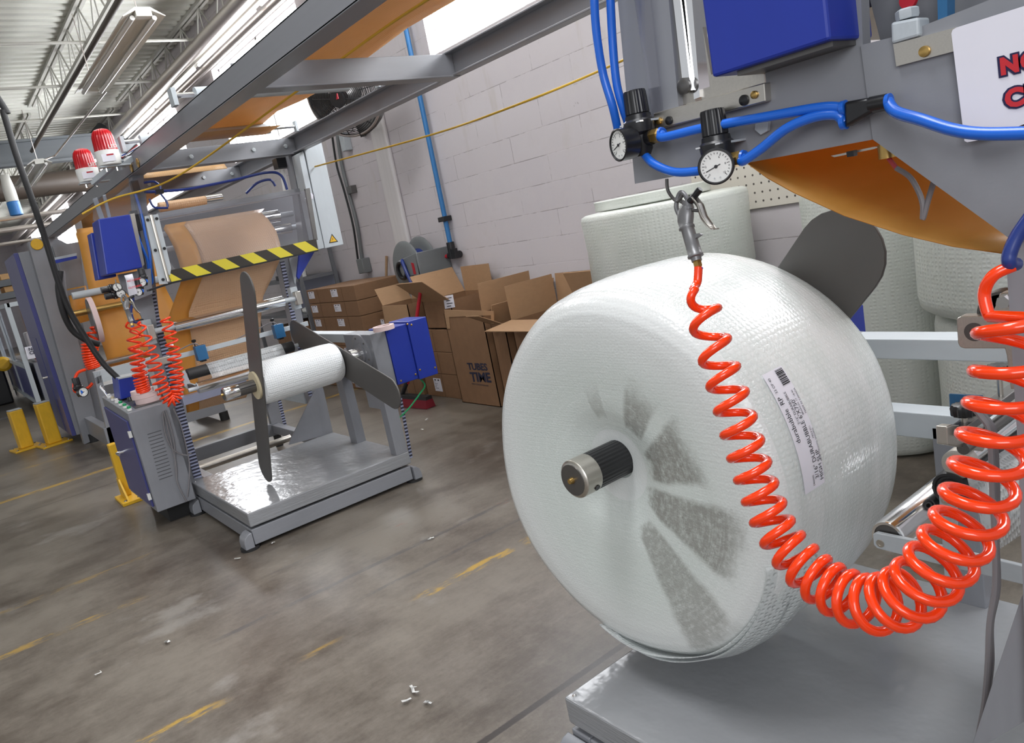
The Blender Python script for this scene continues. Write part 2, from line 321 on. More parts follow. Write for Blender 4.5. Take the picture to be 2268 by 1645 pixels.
# ---------------------------------------------------------------- mesh helpers
V = Vector
class MB:
    """collects shapes in world coordinates; build() links them as one mesh object"""
    def __init__(s): s.bm = bmesh.new()
    def faces(s, vs, fs):
        b = [s.bm.verts.new(v) for v in vs]
        for f in fs:
            try: s.bm.faces.new([b[i] for i in f])
            except ValueError: pass
        return s
    def box(s, a, b):
        x0, x1 = sorted((a[0], b[0])); y0, y1 = sorted((a[1], b[1])); z0, z1 = sorted((a[2], b[2]))
        vs = [(x, y, z) for z in (z0, z1) for y in (y0, y1) for x in (x0, x1)]
        return s.faces(vs, [(0, 2, 3, 1), (4, 5, 7, 6), (0, 1, 5, 4), (2, 6, 7, 3), (0, 4, 6, 2), (1, 3, 7, 5)])
    def obox(s, c, ax, ay, az):
        c, ax, ay, az = V(c), V(ax), V(ay), V(az)
        vs = [c + ax * i + ay * j + az * k for k in (-1, 1) for j in (-1, 1) for i in (-1, 1)]
        return s.faces(vs, [(0, 2, 3, 1), (4, 5, 7, 6), (0, 1, 5, 4), (2, 6, 7, 3), (0, 4, 6, 2), (1, 3, 7, 5)])
    def bar(s, a, b, w, h, up=(0, 0, 1)):
        a, b = V(a), V(b); d = (b - a); L = d.length; d.normalize(); sd = d.cross(V(up))
        if sd.length < 1e-4: sd = d.cross(V((1, 0, 0)))
        sd.normalize(); u = sd.cross(d)
        return s.obox((a + b) / 2, d * L / 2, sd * w / 2, u * h / 2)
    def prism(s, pts, ext):
        pts = [V(p) for p in pts]; e = V(ext); n = len(pts)
        vs = pts + [p + e for p in pts]
        return s.faces(vs, [tuple(range(n - 1, -1, -1)), tuple(range(n, 2 * n))] + [(i, (i + 1) % n, n + (i + 1) % n, n + i) for i in range(n)])
    def loft(s, rings, caps=True, closed=False):
        n = len(rings[0]); vs = [V(p) for r in rings for p in r]; fs = []
        m = len(rings)
        for k in range(m if closed else m - 1):
            q = (k + 1) % m
            for i in range(n):
                j = (i + 1) % n; fs.append((k * n + i, k * n + j, q * n + j, q * n + i))
        if caps and not closed:
            fs.append(tuple(range(n - 1, -1, -1))); fs.append(tuple((m - 1) * n + i for i in range(n)))
        return s.faces(vs, fs)
    def lathe(s, prof, o, axis, seg=32, caps=True):
        """prof: list of (distance along axis, radius)"""
        o, ax = V(o), V(axis).normalized(); u = ax.orthogonal().normalized(); w = ax.cross(u)
        rings = [[o + ax * d + (u * math.cos(2 * PI * i / seg) + w * math.sin(2 * PI * i / seg)) * max(r, 1e-5) for i in range(seg)] for d, r in prof]
        return s.loft(rings, caps)
    def cyl(s, a, b, r, seg=24, r2=None):
        a, b = V(a), V(b); return s.lathe([(0, r), ((b - a).length, r if r2 is None else r2)], a, b - a, seg)
    def ring(s, o, axis, R, r, seg=48, sides=8):
        o, ax = V(o), V(axis).normalized(); u = ax.orthogonal().normalized(); w = ax.cross(u)
        return s.tube([o + (u * math.cos(2 * PI * i / seg) + w * math.sin(2 * PI * i / seg)) * R for i in range(seg)], r, sides, True)
    def tube(s, pts, r, sides=10, closed=False):
        pts = [V(p) for p in pts]; n = len(pts); T = []
        for i in range(n):
            a = pts[(i - 1) % n] if closed or i else pts[0]; b = pts[(i + 1) % n] if closed or i < n - 1 else pts[-1]
            t = b - a; T.append(t.normalized() if t.length > 1e-9 else V((0, 0, 1)))
        nrm = T[0].orthogonal().normalized(); rings = []
        for i in range(n):
            if i:
                q = T[i - 1].rotation_difference(T[i]); nrm = q @ nrm
                nrm = (nrm - T[i] * nrm.dot(T[i])).normalized()
            w = T[i].cross(nrm); rr = r[i] if isinstance(r, (list, tuple)) else r
            rings.append([pts[i] + (nrm * math.cos(2 * PI * k / sides) + w * math.sin(2 * PI * k / sides)) * rr for k in range(sides)])
        return s.loft(rings, True, closed)
    def sheet(s, rows, thick=0.0):
        n = len(rows[0]); vs = [V(p) for r in rows for p in r]
        fs = [(k * n + i, k * n + i + 1, (k + 1) * n + i + 1, (k + 1) * n + i) for k in range(len(rows) - 1) for i in range(n - 1)]
        return s.faces(vs, fs)
    def text(s, body, org, xdir, ydir, size, extrude=0.0008, align='LEFT', offset=0.0, bold=0.0, fn=None, spacing=1.0):
        c = bpy.data.curves.new('t', 'FONT'); c.body = body; c.size = size; c.align_x = align; c.extrude = extrude; c.offset = offset + bold
        c.space_character = spacing; c.resolution_u = 3; c.fill_mode = 'BOTH' if extrude else 'FRONT'
        o = bpy.data.objects.new('t', c); COL.objects.link(o)
        dg = bpy.context.evaluated_depsgraph_get(); me = bpy.data.meshes.new_from_object(o.evaluated_get(dg))
        org, X, Y = V(org), V(xdir).normalized(), V(ydir).normalized(); Z = X.cross(Y)
        vs = [(fn(v.co) if fn else org + X * v.co.x + Y * v.co.y + Z * v.co.z) for v in me.vertices]
        s.faces(vs, [tuple(p.vertices) for p in me.polygons])
        bpy.data.objects.remove(o); bpy.data.meshes.remove(me); bpy.data.curves.remove(c)
        return s
    def build(s, name, mat, parent=None, smooth=35, bevel=0.0, seg=2, origin=None, weld=False, solid=0.0):
        bm = s.bm
        if weld: bmesh.ops.remove_doubles(bm, verts=bm.verts, dist=1e-5)
        if solid == 0: bmesh.ops.recalc_face_normals(bm, faces=bm.faces)
        me = bpy.data.meshes.new(name)
        cs = [v.co for v in bm.verts]
        lo = V([min(c[i] for c in cs) for i in range(3)]); hi = V([max(c[i] for c in cs) for i in range(3)])
        o0 = V(origin) if origin is not None else V(((lo.x + hi.x) / 2, (lo.y + hi.y) / 2, lo.z))
        for v in bm.verts: v.co -= o0
        bm.to_mesh(me); bm.free()
        for m in (mat if isinstance(mat, (list, tuple)) else [mat]): me.materials.append(MATS[m])
        if smooth:
            me.polygons.foreach_set('use_smooth', [True] * len(me.polygons)); me.set_sharp_from_angle(angle=math.radians(smooth))
        o = bpy.data.objects.new(name, me); COL.objects.link(o)
        if parent is not None:
            o.parent = parent; w = V((0, 0, 0)); q = parent
            while q is not None: w += q.location; q = q.parent
            o.location = o0 - w
        else: o.location = o0
        if solid:
            md = o.modifiers.new('thickness', 'SOLIDIFY'); md.thickness = solid; md.offset = 0
        if bevel:
            md = o.modifiers.new('bevel', 'BEVEL'); md.width = bevel; md.segments = seg; md.limit_method = 'ANGLE'; md.angle_limit = math.radians(40); md.harden_normals = False
        return o
def thing(name, label, cat, loc=(0, 0, 0), group=None):
    o = bpy.data.objects.new(name, None); COL.objects.link(o); o.location = loc; o.empty_display_size = 0.1
    return tag(o, label, cat, group)
def tag(o, label, cat, group=None):
    o['label'] = label; o['category'] = cat
    if group: o['group'] = group
    return o
def structure(o): o['kind'] = 'structure'; return o
def copy_tree(o, parent=None, delta=None):
    c = o.copy(); COL.objects.link(c)
    if parent is not None: c.parent = parent; c.matrix_parent_inverse = o.matrix_parent_inverse.copy()
    if delta is not None: c.location = V(o.location) + V(delta)
    for ch in list(o.children): copy_tree(ch, c)
    return c
def smooth_path(pts, n=8, closed=False):
    pts = [V(p) for p in pts]; out = []; m = len(pts)
    for i in range(m - 1):
        p0 = pts[max(i - 1, 0)]; p1 = pts[i]; p2 = pts[i + 1]; p3 = pts[min(i + 2, m - 1)]
        for k in range(n):
            t = k / n; t2 = t * t; t3 = t2 * t
            out.append(0.5 * ((2 * p1) + (p2 - p0) * t + (2 * p0 - 5 * p1 + 4 * p2 - p3) * t2 + (3 * p1 - p0 - 3 * p2 + p3) * t3))
    out.append(pts[-1]); return out
def YP(y, *ps): return [PY(p, y) for p in ps]
def XP(x, *ps): return [PX(p, x) for p in ps]
def slabY(ps, y, d): return MB().prism(YP(y, *ps), (0, d, 0))
def slabX(ps, x, d): return MB().prism(XP(x, *ps), (d, 0, 0))
def midpt(*p): return sum((V(q) for q in p), V()) / len(p)

# ---------------------------------------------------------------- the setting
structure(MB().box((-9, -6, -0.12), (4.3, 42, 0)).build('floor', 'concrete', smooth=0))
WX = 3.95
Z_SILL, Z_HEAD = 2.87, 4.12
wins = [(-1.4, 1.2), (2.1, 5.72), (8.0, 10.95), (12.9, 16.3), (18.5, 22.0), (24.5, 28.0), (30.5, 34.0)]
def wall_right():
    m = MB(); m.box((WX, -6, 0), (WX + 0.3, 42, Z_SILL)); m.box((WX, -6, Z_HEAD), (WX + 0.3, 42, 4.95))
    ys = [-6] + [v for w in wins for v in w] + [42]
    for i in range(0, len(ys), 2): m.box((WX, ys[i], Z_SILL), (WX + 0.3, ys[i + 1], Z_HEAD))
    structure(m.build('wall_right', 'block_wall', smooth=0))
wall_right()
for k, (a, b) in enumerate(wins):
    n = 'window_%d' % (k + 1)
    w = bpy.data.objects.new(n, None); COL.objects.link(w); w.location = (WX + 0.15, (a + b) / 2, Z_SILL); structure(w)
    MB().box((WX + 0.14, a, Z_SILL), (WX + 0.155, b, Z_HEAD)).build('glass', 'window_glass', w, 0)
    f = MB(); nb = max(2, int((b - a) / 1.1))
    for q in range(nb + 1):
        yy = a + (b - a) * q / nb; f.box((WX + 0.10, yy - 0.018, Z_SILL), (WX + 0.14, yy + 0.018, Z_HEAD))
    f.box((WX + 0.10, a, Z_SILL), (WX + 0.14, b, Z_SILL + 0.03)); f.box((WX + 0.10, a, Z_HEAD - 0.03), (WX + 0.14, b, Z_HEAD))
    f.build('window_frame', 'white_plastic', w, 0)
structure(MB().box((-9, 40, 0), (4.25, 40.3, 4.95)).build('wall_far', 'block_wall_far', smooth=0))
# painted pilaster against the block wall
structure(MB().box((WX - 0.05, 6.68, 0), (WX, 6.95, 2.8)).build('trim_1', 'pilaster_paint', smooth=0, bevel=0.02))
def deck():
    m = MB(); z = 4.78; per = 0.22; y = 1.0; prof = []
    while y < 41:
        prof += [(y, z), (y + 0.10, z), (y + 0.13, z + 0.05), (y + 0.19, z + 0.05)]; y += per
    m.sheet([[(-9, a, b) for a, b in prof], [(4.3, a, b) for a, b in prof]])
    return structure(m.build('ceiling', 'deck_paint', smooth=0))
deck()
# ---------------------------------------------------------------- roof steel, services, lamps
JZT, JZB = 4.74, 4.28
def joist(x, y0, y1, label):
    t = thing('roof_joist', label, 'roof joist', (x, (y0 + y1) / 2, JZB), 'open web joists under the roof deck')
    for nm, z in (('top_chord', JZT), ('bottom_chord', JZB)):
        m = MB(); m.box((x - 0.055, y0, z), (x - 0.012, y1, z + 0.045)); m.box((x + 0.012, y0, z), (x + 0.055, y1, z + 0.045)); m.build(nm, 'joist_paint', t, 0)
    w = MB(); y = y0 + 0.1; k = 0; st = 0.42
    while y + st < y1:
        a, b = (JZB + 0.02, JZT + 0.02) if k % 2 == 0 else (JZT + 0.02, JZB + 0.02)
        w.tube([(x, y, a), (x, y + st, b)], 0.011, 6)
        if k % 2 == 0: w.tube([(x, y + st, JZB + 0.02), (x, y + st, JZT + 0.02)], 0.009, 6)
        y += st; k += 1
    w.build('web', 'joist_paint', t)
for x, lb in ((2.38, 'open web steel roof joist passing left of the near strip light'), (3.78, 'open web steel roof joist closest to the block wall windows'),
              (0.98, 'open web steel roof joist running into the top left corner'), (-0.42, 'open web steel roof joist glimpsed at the far left edge')):
    joist(x, 6.5, 15.4, lb)
    j = joist(x, 16.0, 30.0, lb.replace('open web steel roof joist', 'open web joist beyond the dark girder, the one'))
for k, y in enumerate((8.2, 10.2, 12.2, 14.3)):
    tag(MB().tube([(-2.5, y, JZB + 0.03), (3.9, y, JZB + 0.03)], 0.018, 8).build('bridging_rod', 'joist_paint'),
        ('bridging rod across the joists %s' % ('above the near end of the strip light', 'above the middle of the strip light', 'beyond the far end of the strip light', 'just before the dark girder')[k]), 'bridging rod', 'rods bridging the joists')
g = thing('roof_girder', 'dark grey steel girder crossing under the joists', 'girder', (0, 15.7, 3.86))
MB().box((-9, 15.69, 3.9), (3.94, 15.72, 4.26)).build('web', 'girder_grey', g, 0)
m = MB(); m.box((-9, 15.6, 3.86), (3.94, 15.82, 3.9)); m.box((-9, 15.6, 4.24), (3.94, 15.82, 4.28)); m.build('flange', 'girder_grey', g, 0)
# wall side pipes and conduits, along the windows
def run(name, x, z, r, y0, y1, mat, label, cat):
    return tag(MB().tube([(x, y0, z), (x, y1, z)], r, 12).build(name, mat), label, cat)
run('steam_pipe', 3.60, 4.24, 0.085, 5.0, 38, 'pipe_metal', 'thick bright pipe running above the windows under the roof', 'pipe')
run('sprinkler_pipe', 3.82, 4.10, 0.045, 5.0, 38, 'pipe_metal', 'slimmer pipe running across the window heads below the thick one', 'pipe')
run('conduit', 3.72, 4.30, 0.018, 5.0, 38, 'white_plastic', 'thin white conduit beside the thick pipe above the windows', 'conduit')
t = thing('fluorescent_batten', 'bare tube lamp row in line with the pipes above the windows', 'lamp', (3.75, 11, 4.14))
MB().box((3.72, 6.0, 4.185), (3.79, 18.0, 4.21)).build('body', 'fixture_white', t, 0)
for a in (6.2, 8.6, 11.0, 13.4, 15.8): MB().tube([(3.75, a, 4.155), (3.75, a + 2.2, 4.155)], 0.02, 10).build('tube', 'tube_lamp', t)
tag(MB().tube([(-9, 16.2, 3.58), (2.95, 16.4, 3.6), (3.3, 16.5, 3.56)], 0.21, 20).build('sprinkler_main', 'duct_brown'), 'dark brown pipe main crossing below the dark girder', 'pipe')
tag(MB().tube(smooth_path([(3.75, 17.0, 4.6), (3.35, 16.9, 4.24), (3.18, 16.76, 4.07), (3.1, 16.76, 3.86)]), 0.14, 16).build('duct_bend', 'girder_grey'), 'grey duct bend dropping to the dark brown pipe', 'duct')
for i, (y, z) in enumerate(((20.5, 3.5), (21.6, 3.35), (23.0, 3.5), (25.0, 3.3))):
    tag(MB().tube([(-9, y, z), (3.4, y, z)], 0.05, 10).build('cross_pipe', 'pipe_metal'), 'silver pipe crossing the far bay, %s from the dark girder' % ('first', 'second', 'third', 'fourth')[i], 'pipe', 'silver pipes across the far bay')
tag(MB().lathe([(0, 0.075), (0.01, 0.09), (0.20, 0.09), (0.21, 0.08)], PY((38, 477), 14.0), (0, 0, 1), 24).build('blue_drum', 'drum_blue'), 'bright blue round cap hanging under the roof at left', 'cap')
tag(MB().lathe([(0, 0.085), (0.16, 0.085), (0.4, 0.06)], PY((38, 477), 14.0) + V((0, 0, 0.212)), (0, 0, 1), 24).build('exhaust_stub', 'fixture_white'), 'white exhaust stub above the bright blue cap', 'vent')

def strip_light(x, y0, y1, z, label):
    t = thing('strip_light', label, 'lamp', (x, (y0 + y1) / 2, z), 'strip lights hung on chains')
    prof = [(-0.165, 0.035), (-0.06, 0.10), (0.06, 0.10), (0.165, 0.035), (0.16, 0.03), (0.06, 0.075), (-0.06, 0.075), (-0.16, 0.03)]
    MB().prism([(x + a, y0, z + b) for a, b in prof], (0, y1 - y0, 0)).build('reflector', 'fixture_white', t, 20)
    MB().box((x - 0.06, y0 - 0.005, z + 0.03), (x + 0.06, y0 + 0.08, z + 0.10)).build('end_cap', 'fixture_white', t, 0); MB().box((x - 0.06, y1 - 0.08, z + 0.03), (x + 0.06, y1 + 0.005, z + 0.10)).build('end_cap', 'fixture_white', t, 0)
    for s in (-1, 1): MB().tube([(x + s * 0.085, y0 + 0.04, z + 0.03), (x + s * 0.085, y1 - 0.04, z + 0.03)], 0.019, 12).build('tube', 'tube_glass', t)
    for yy in (y0 + 0.15, y1 - 0.15): MB().tube([(x, yy, z + 0.10), (x, yy, JZB)], 0.005, 6).build('chain', 'pipe_metal', t)
    return t
strip_light(2.02, 6.75, 9.25, 3.50, 'white twin tube strip light nearest the camera')
strip_light(1.93, 13.2, 15.5, 3.45, 'white twin tube strip light below the dark girder')
tag(MB().tube([(2.25, 9.3, 3.62), (2.2, 13.5, 3.62), (2.0, 13.4, 3.55)], 0.012, 8).build('flexible_conduit', 'pipe_metal'), 'thin conduit running between the two strip lights', 'conduit')
run('left_pipe', 2.2, 4.05, 0.03, 7.0, 15.5, 'duct_brown', 'slim dark pipe under the joist left of the near strip light', 'pipe')

# ---------------------------------------------------------------- things on the block wall
t = thing('air_drop', 'bright blue air pipe running down the block wall', 'pipe', (3.9, 5.94, 1.25))
MB().tube([(3.90, 5.93, 3.95), (3.90, 5.94, 1.27)], 0.022, 14).build('pipe', 'wall_pipe_blue', t)
MB().box((3.86, 5.90, 1.50), (3.948, 6.0, 1.545)).build('clip', 'black_plastic', t, bevel=0.004)
m = MB(); m.cyl((3.90, 5.94, 1.31), (3.90, 5.94, 1.16), 0.036, 16); m.cyl((3.90, 5.99, 1.19), (3.90, 5.82, 1.19), 0.032, 16); m.box((3.83, 5.80, 1.16), (3.87, 5.86, 1.25)); m.build('valve_body', 'black_plastic', t)
m = MB(); m.cyl((3.90, 5.99, 1.19), (3.90, 6.22, 1.17), 0.016, 12); m.build('coupling', 'brass', t)
MB().tube([(3.9, 6.0, 1.19), (3.9, 6.09, 1.182)], 0.019, 10).build('red_sleeve', 'red_plastic', t)
t = thing('hose_reel', 'grey spring hose reel on the block wall beside the air drop', 'hose reel', (3.8, 6.5, 0.95))
rc = PX((918, 590), 3.72)
for dx, nm, rr in ((-0.10, 'side_disc', 0.255), (0.07, 'side_disc', 0.27)):
    MB().lathe([(0, 0.03), (0.0, rr * 0.75), (0.012, rr * 0.96), (0.02, rr), (0.03, rr), (0.03, 0.03)], rc + V((dx, 0, 0)), (1, 0, 0), 40).build(nm, 'reel_grey', t)
MB().lathe([(0, 0.16), (0.16, 0.16)], rc + V((-0.08, 0, 0)), (1, 0, 0), 32).build('hose_coil', 'dark_blue_hose', t)
m = MB(); ap = [(0.02, -0.10), (0.06, 0.08), (-0.28, 0.13), (-0.30, -0.10), (-0.16, -0.07)]
m.prism([rc + V((-0.13, a, b)) for a, b in ap], (0.02, 0, 0)); m.box(rc + V((-0.13, -0.30, -0.11)), rc + V((0.22, -0.27, 0.13))); m.build('arm', 'reel_grey', t, bevel=0.006)
MB().ring(rc + V((-0.14, 0.0, -0.01)), (1, 0, 0), 0.075, 0.02, 28, 8).build('hub', 'black_plastic', t)
MB().prism([rc + V((-0.134, a, b)) for a, b in ((-0.22, 0.04), (-0.18, 0.05), (-0.185, -0.06), (-0.225, -0.06))], (0.004, 0, 0)).build('sticker', 'red_plastic', t, 0)
tag(MB().tube(smooth_path([(3.90, 6.22, 1.17), (3.88, 6.31, 1.15), (3.86, 6.36, 1.02), (3.83, 6.34, 0.80), (3.75, 6.40, 0.62)]), 0.015, 10).build('air_hose', 'dark_blue_hose'), 'short dark blue hose from brass coupling of the blue wall pipe', 'hose')
tag(MB().tube(smooth_path([rc + V((-0.10, 0.01, 0.07)), rc + V((-0.15, -0.06, 0.06)), rc + V((-0.14, -0.13, -0.15)), rc + V((-0.1, -0.22, -0.42)), rc + V((-0.1, -0.10, -0.5))]), 0.018, 10).build('reel_hose', 'dark_blue_hose'), 'dark blue hose hanging out of the hose reel hub', 'hose')
t = thing('wall_conduit', 'grey electrical conduit with black cable down the wall left of the blue pipe', 'conduit', (3.92, 7.6, 1.2))
cpts = [PX(p, 3.92) for p in ((747, 300), (757, 365), (772, 425), (791, 500), (802, 578))]
MB().tube(smooth_path(cpts), 0.018, 10).build('conduit_pipe', 'reel_grey', t)
MB().tube(smooth_path([p + V((-0.03, 0.06 if i < 2 else 0.035, 0)) for i, p in enumerate(cpts)] + [PX((801, 603), 3.87)]), 0.012, 8).build('cable', 'black_rubber', t)
e = PX((806, 586), 3.9); MB().box(e + V((-0.05, -0.07, -0.09)), e + V((0.05, 0.07, 0.07))).build('outlet_box', 'reel_grey', t, bevel=0.008)
e = PX((764, 317), 3.9); MB().box(e + V((-0.03, -0.05, -0.08)), e + V((0.05, 0.05, 0.10))).build('junction_box', 'light_grey_paint', t, bevel=0.006)
e = PX((776, 418), 3.9); MB().box(e + V((-0.02, -0.05, -0.05)), e + V((0.05, 0.05, 0.03))).build('clamp', 'dark_steel', t, bevel=0.004)

# wall fan
t = thing('wall_fan', 'black wire cage fan on the wall bracket behind the overhead beam', 'fan', (3.4, 6.3, 2.4))
fc = PX((760, 213), 3.35); fa = V((-0.80, -0.50, -0.30)).normalized(); R = 0.33
u = fa.cross(V((0, 0, 1))).normalized(); w = u.cross(fa)
m = MB()
for k in range(18):
    rr = 0.07 + (R - 0.07) * k / 17; dep = 0.085 * math.sqrt(max(0, 1 - (rr / R) ** 2)) + 0.02
    m.ring(fc + fa * dep, fa, rr, 0.0032, 56, 5)
for k in range(8):
    a = 2 * PI * k / 8 + 0.2; d = u * math.cos(a) + w * math.sin(a)
    m.tube([fc + fa * 0.105 + d * 0.06, fc + fa * 0.09 + d * 0.24, fc + fa * 0.02 + d * R], 0.0045, 5)
m.build('front_grille', 'black_plastic', t)
m = MB()
for k in range(9): m.ring(fc - fa * (0.14 - 0.004 * k), fa, 0.10 + (R - 0.10) * k / 8, 0.003, 48, 5)
for k in range(10):
    a = 2 * PI * k / 10; d = u * math.cos(a) + w * math.sin(a); m.tube([fc - fa * 0.15 + d * 0.05, fc - fa * 0.12 + d * R, fc + fa * 0.02 + d * R], 0.004, 5)
m.build('rear_grille', 'black_plastic', t)
MB().ring(fc, fa, R + 0.012, 0.014, 64, 8).build('rim', 'pipe_metal', t)
MB().lathe([(-0.22, 0.06), (-0.2, 0.085), (-0.05, 0.085), (0.0, 0.05)], fc, fa, 24).build('motor', 'dark_steel', t)
MB().lathe([(0, 0.07), (0.012, 0.07)], fc + fa * 0.108, fa, 28).build('badge', 'black_plastic', t)
MB().box(fc + fa * 0.12 + V((-0.004, -0.03, 0.0)), fc + fa * 0.12 + V((0.004, 0.05, 0.045))).build('sticker', 'red_plastic', t, 0)
for k in range(3):
    a0 = 2 * PI * k / 3; rows = []
    for i in range(7):
        rr = 0.08 + 0.29 * i / 6; row = []
        for j in range(5):
            q = a0 + (j / 4 - 0.5) * 0.9; tw = (j / 4 - 0.5) * 0.09
            row.append(fc + (u * math.cos(q) + w * math.sin(q)) * rr + fa * (tw - 0.03))
        rows.append(row)
    MB().sheet(rows).build('blade', 'dark_steel', t, solid=0.003)
bk = PX((806, 297), 3.93)
m = MB(); m.bar(bk + V((0, 0, -0.02)), bk + V((0, 0.03, 0.42)), 0.05, 0.02, (1, 0, 0)); m.bar(bk, fc - fa * 0.18 + V((0, 0, -0.05)), 0.04, 0.02, (0, 1, 0)); m.bar(bk + V((0, 0, 0.36)), fc - fa * 0.18, 0.04, 0.02, (0, 1, 0)); m.build('bracket', 'black_plastic', t)

# pegboard
pb = [PX(p, 3.925) for p in ((1490, 410), (1742, 450))]
y1 = PX((1515, 300), 3.925).y; y0 = PX((1900, 300), 3.925).y; z0 = PX((1650, 466), 3.925).z
tag(MB().box((3.93, y0, z0), (3.949, y1, z0 + 1.7)).build('pegboard', 'pegboard', bevel=0.003), 'cream pegboard fixed on the block wall behind the stored rolls', 'pegboard')
# ---------------------------------------------------------------- roll stands (platform, arm box, shaft, vanes)
AZ = 0.82
def stand(mir, label, front_vane, back_vane, tip_r):
    """mir None: stand of the far winder (front edge y=4.0); number c: mirrored about y so that y' = c - y"""
    F = (lambda y: y) if mir is None else (lambda y: mir - y)
    sg = 1 if mir is None else -1
    t = thing('roll_stand', label, 'roll stand', (1.5, F(4.5), 0))
    pb_ = MB(); pb_.box((1.03, F(4.0), 0.122), (2.03, F(5.08), 0.20)); pb_.build('platform', 'platform_paint', t, 0, bevel=0.006)
    m = MB(); m.box((1.03, F(4.005), 0.022), (2.02, F(4.075), 0.108)); m.box((1.03, F(4.99), 0.022), (2.02, F(5.06), 0.108))
    m.box((1.03, F(4.076), 0.022), (1.09, F(4.989), 0.108)); m.box((1.96, F(4.076), 0.022), (2.02, F(4.989), 0.108)); m.build('base_frame', 'grey_paint', t, 0, bevel=0.004)
    MB().box((1.09, F(4.03), 0.104), (1.97, F(5.03), 0.126)).build('load_cells', 'black_rubber', t, 0)
    for cx, cy, s in ((1.025, 4.04, -1), (1.025, 5.03, -1), (2.03, 4.04, 1), (2.03, 5.03, 1)):
        prof = [(0, 0.012)] + [(s * (0.005 + 0.045 * math.sin(a)), 0.05 + 0.05 * math.cos(a) - 0.005) for a in (1.57, 1.0, 0.5, 0.0)] + [(0, 0.095)]
        prof = [(0, 0.014), (s * 0.05, 0.014), (s * 0.05, 0.05), (s * 0.042, 0.075), (s * 0.022, 0.092), (0, 0.097)]
        MB().prism([(cx + a, F(cy - 0.045), b) for a, b in prof], (0, sg * 0.09, 0)).build('foot_bracket', 'grey_paint', t, bevel=0.003)
        MB().cyl((cx + s * 0.015, F(cy), 0), (cx + s * 0.015, F(cy), 0.016), 0.05, 20).build('foot', 'black_rubber', t)
    for k, (cx, cy) in enumerate(((1.05, 4.02), (2.0, 4.02), (1.05, 5.05))):
        MB().lathe([(0, 0.007), (0.003, 0.006), (0.004, 0.001)], (cx, F(cy), 0.199), (0, 0, 1), 10).build('screw', 'chrome', t)
    # uprights on the drive side and the arm box
    MB().box((1.945, F(4.0), 0.198), (2.025, F(4.07), 0.62)).build('upright', 'grey_paint', t, 0, bevel=0.003)
    MB().box((1.965, F(4.56), 0.198), (2.03, F(4.66), 0.70)).build('upright', 'grey_paint', t, 0, bevel=0.003)
    m = MB(); m.prism([(x, F(3.998), z) for x, z in ((1.955, 0.60), (2.055, 0.60), (2.055, 0.937), (1.955, 0.937))], (0, sg * 0.36, 0))
    m.prism([(x, F(4.02), z) for x, z in ((1.97, 0.60), (2.055, 0.60), (2.055, 0.585), (2.03, 0.47), (1.97, 0.47))], (0, sg * 0.25, 0))
    m.build('arm_box', 'grey_paint', t, 0, bevel=0.004)
    m = MB(); m.box((1.965, F(4.355), 0.882), (2.05, F(5.18), 0.937)); m.box((1.965, F(4.34), 0.665), (2.04, F(5.18), 0.735)); m.build('arm_rail', 'light_grey_paint', t, 0, bevel=0.003)
    MB().lathe([(0, 0.118), (0.008, 0.118), (0.012, 0.112), (0.012, 0.06), (0.02, 0.06), (0.02, 0.0)], (1.955, F(4.15), AZ), (-1, 0, 0), 40).build('flange', 'grey_paint', t)
    m = MB()
    for k in range(6):
        a = k * PI / 3 + 0.3; m.lathe([(0, 0.006), (0.004, 0.005)], (1.943, F(4.15) + 0.098 * math.cos(a), AZ + 0.098 * math.sin(a)), (-1, 0, 0), 8)
    m.build('flange_bolts', 'dark_steel', t)
    # blue cover in two steps
    MB().box((2.056, F(3.99), 0.605), (2.20, F(4.21), 0.945)).build('drive_cover', 'blue_paint', t, 0, bevel=0.004)
    MB().box((2.201, F(3.98), 0.598), (2.335, F(4.21), 0.955)).build('drive_cover', 'blue_paint', t, 0, bevel=0.004)
    for x, z in ((2.20, 0.94), (2.185, 0.635), (2.215, 0.655), (2.08, 0.625), (2.32, 0.64), (2.225, 0.93)):
        MB().lathe([(0, 0.007), (0.004, 0.006), (0.006, 0.001)], (x, F(3.991 if x < 2.2 else 3.981), z), (0, -sg, 0), 10).build('screw', 'brass', t)
    MB().tube(smooth_path([(2.25, F(4.1), 0.6), (2.27, F(4.06), 0.54), (2.2, F(4.03), 0.50), (2.1, F(4.02), 0.44), (2.03, F(4.04), 0.40)]), 0.005, 6).build('earth_wire', 'green_plastic', t)
    # shaft
    y, z = F(4.15), AZ
    MB().cyl((1.20, y, z), (1.88, y, z), tip_r * 0.93, 28).build('shaft', 'dark_steel' if mir is None else 'shaft_black', t)
    MB().lathe([(0, tip_r * 0.8), (0.004, tip_r * 0.97), (0.006, tip_r), (0.078 if mir is None else 0.052, tip_r), (0.082 if mir is None else 0.054, tip_r * 0.95)], (1.118 if mir is None else 1.075, y, z), (1, 0, 0), 36).build('shaft_cap', 'chrome' if mir is None else 'brushed_steel', t)
    x0 = 1.118 if mir is None else 1.075
    if mir is not None: MB().cyl((x0 + 0.053, y, z), (1.25, y, z), tip_r * 0.985, 40).build('shaft_sleeve', 'shaft_black', t)
    MB().lathe([(-0.002, tip_r * 0.82), (0.002, tip_r * 0.82)], (x0, y, z), (1, 0, 0), 32).build('cap_face', 'dark_steel', t)
    MB().lathe([(-0.012, 0.006), (-0.004, 0.008), (0.0, 0.008)], (x0, y, z), (1, 0, 0), 16).build('air_nipple', 'brass', t)
    for a in (0.9, 2.6): MB().lathe([(0, 0.0075), (0.002, 0.0075)], (x0 + (0.05 if mir is None else 0.036), y + sg * -tip_r * math.cos(a) * 0.99, z + tip_r * (0.5 if a < 1 else -0.55)), (0, -sg * math.cos(a), 0.5 if a < 1 else -0.5), 12).build('grub_screw', 'black_plastic', t)
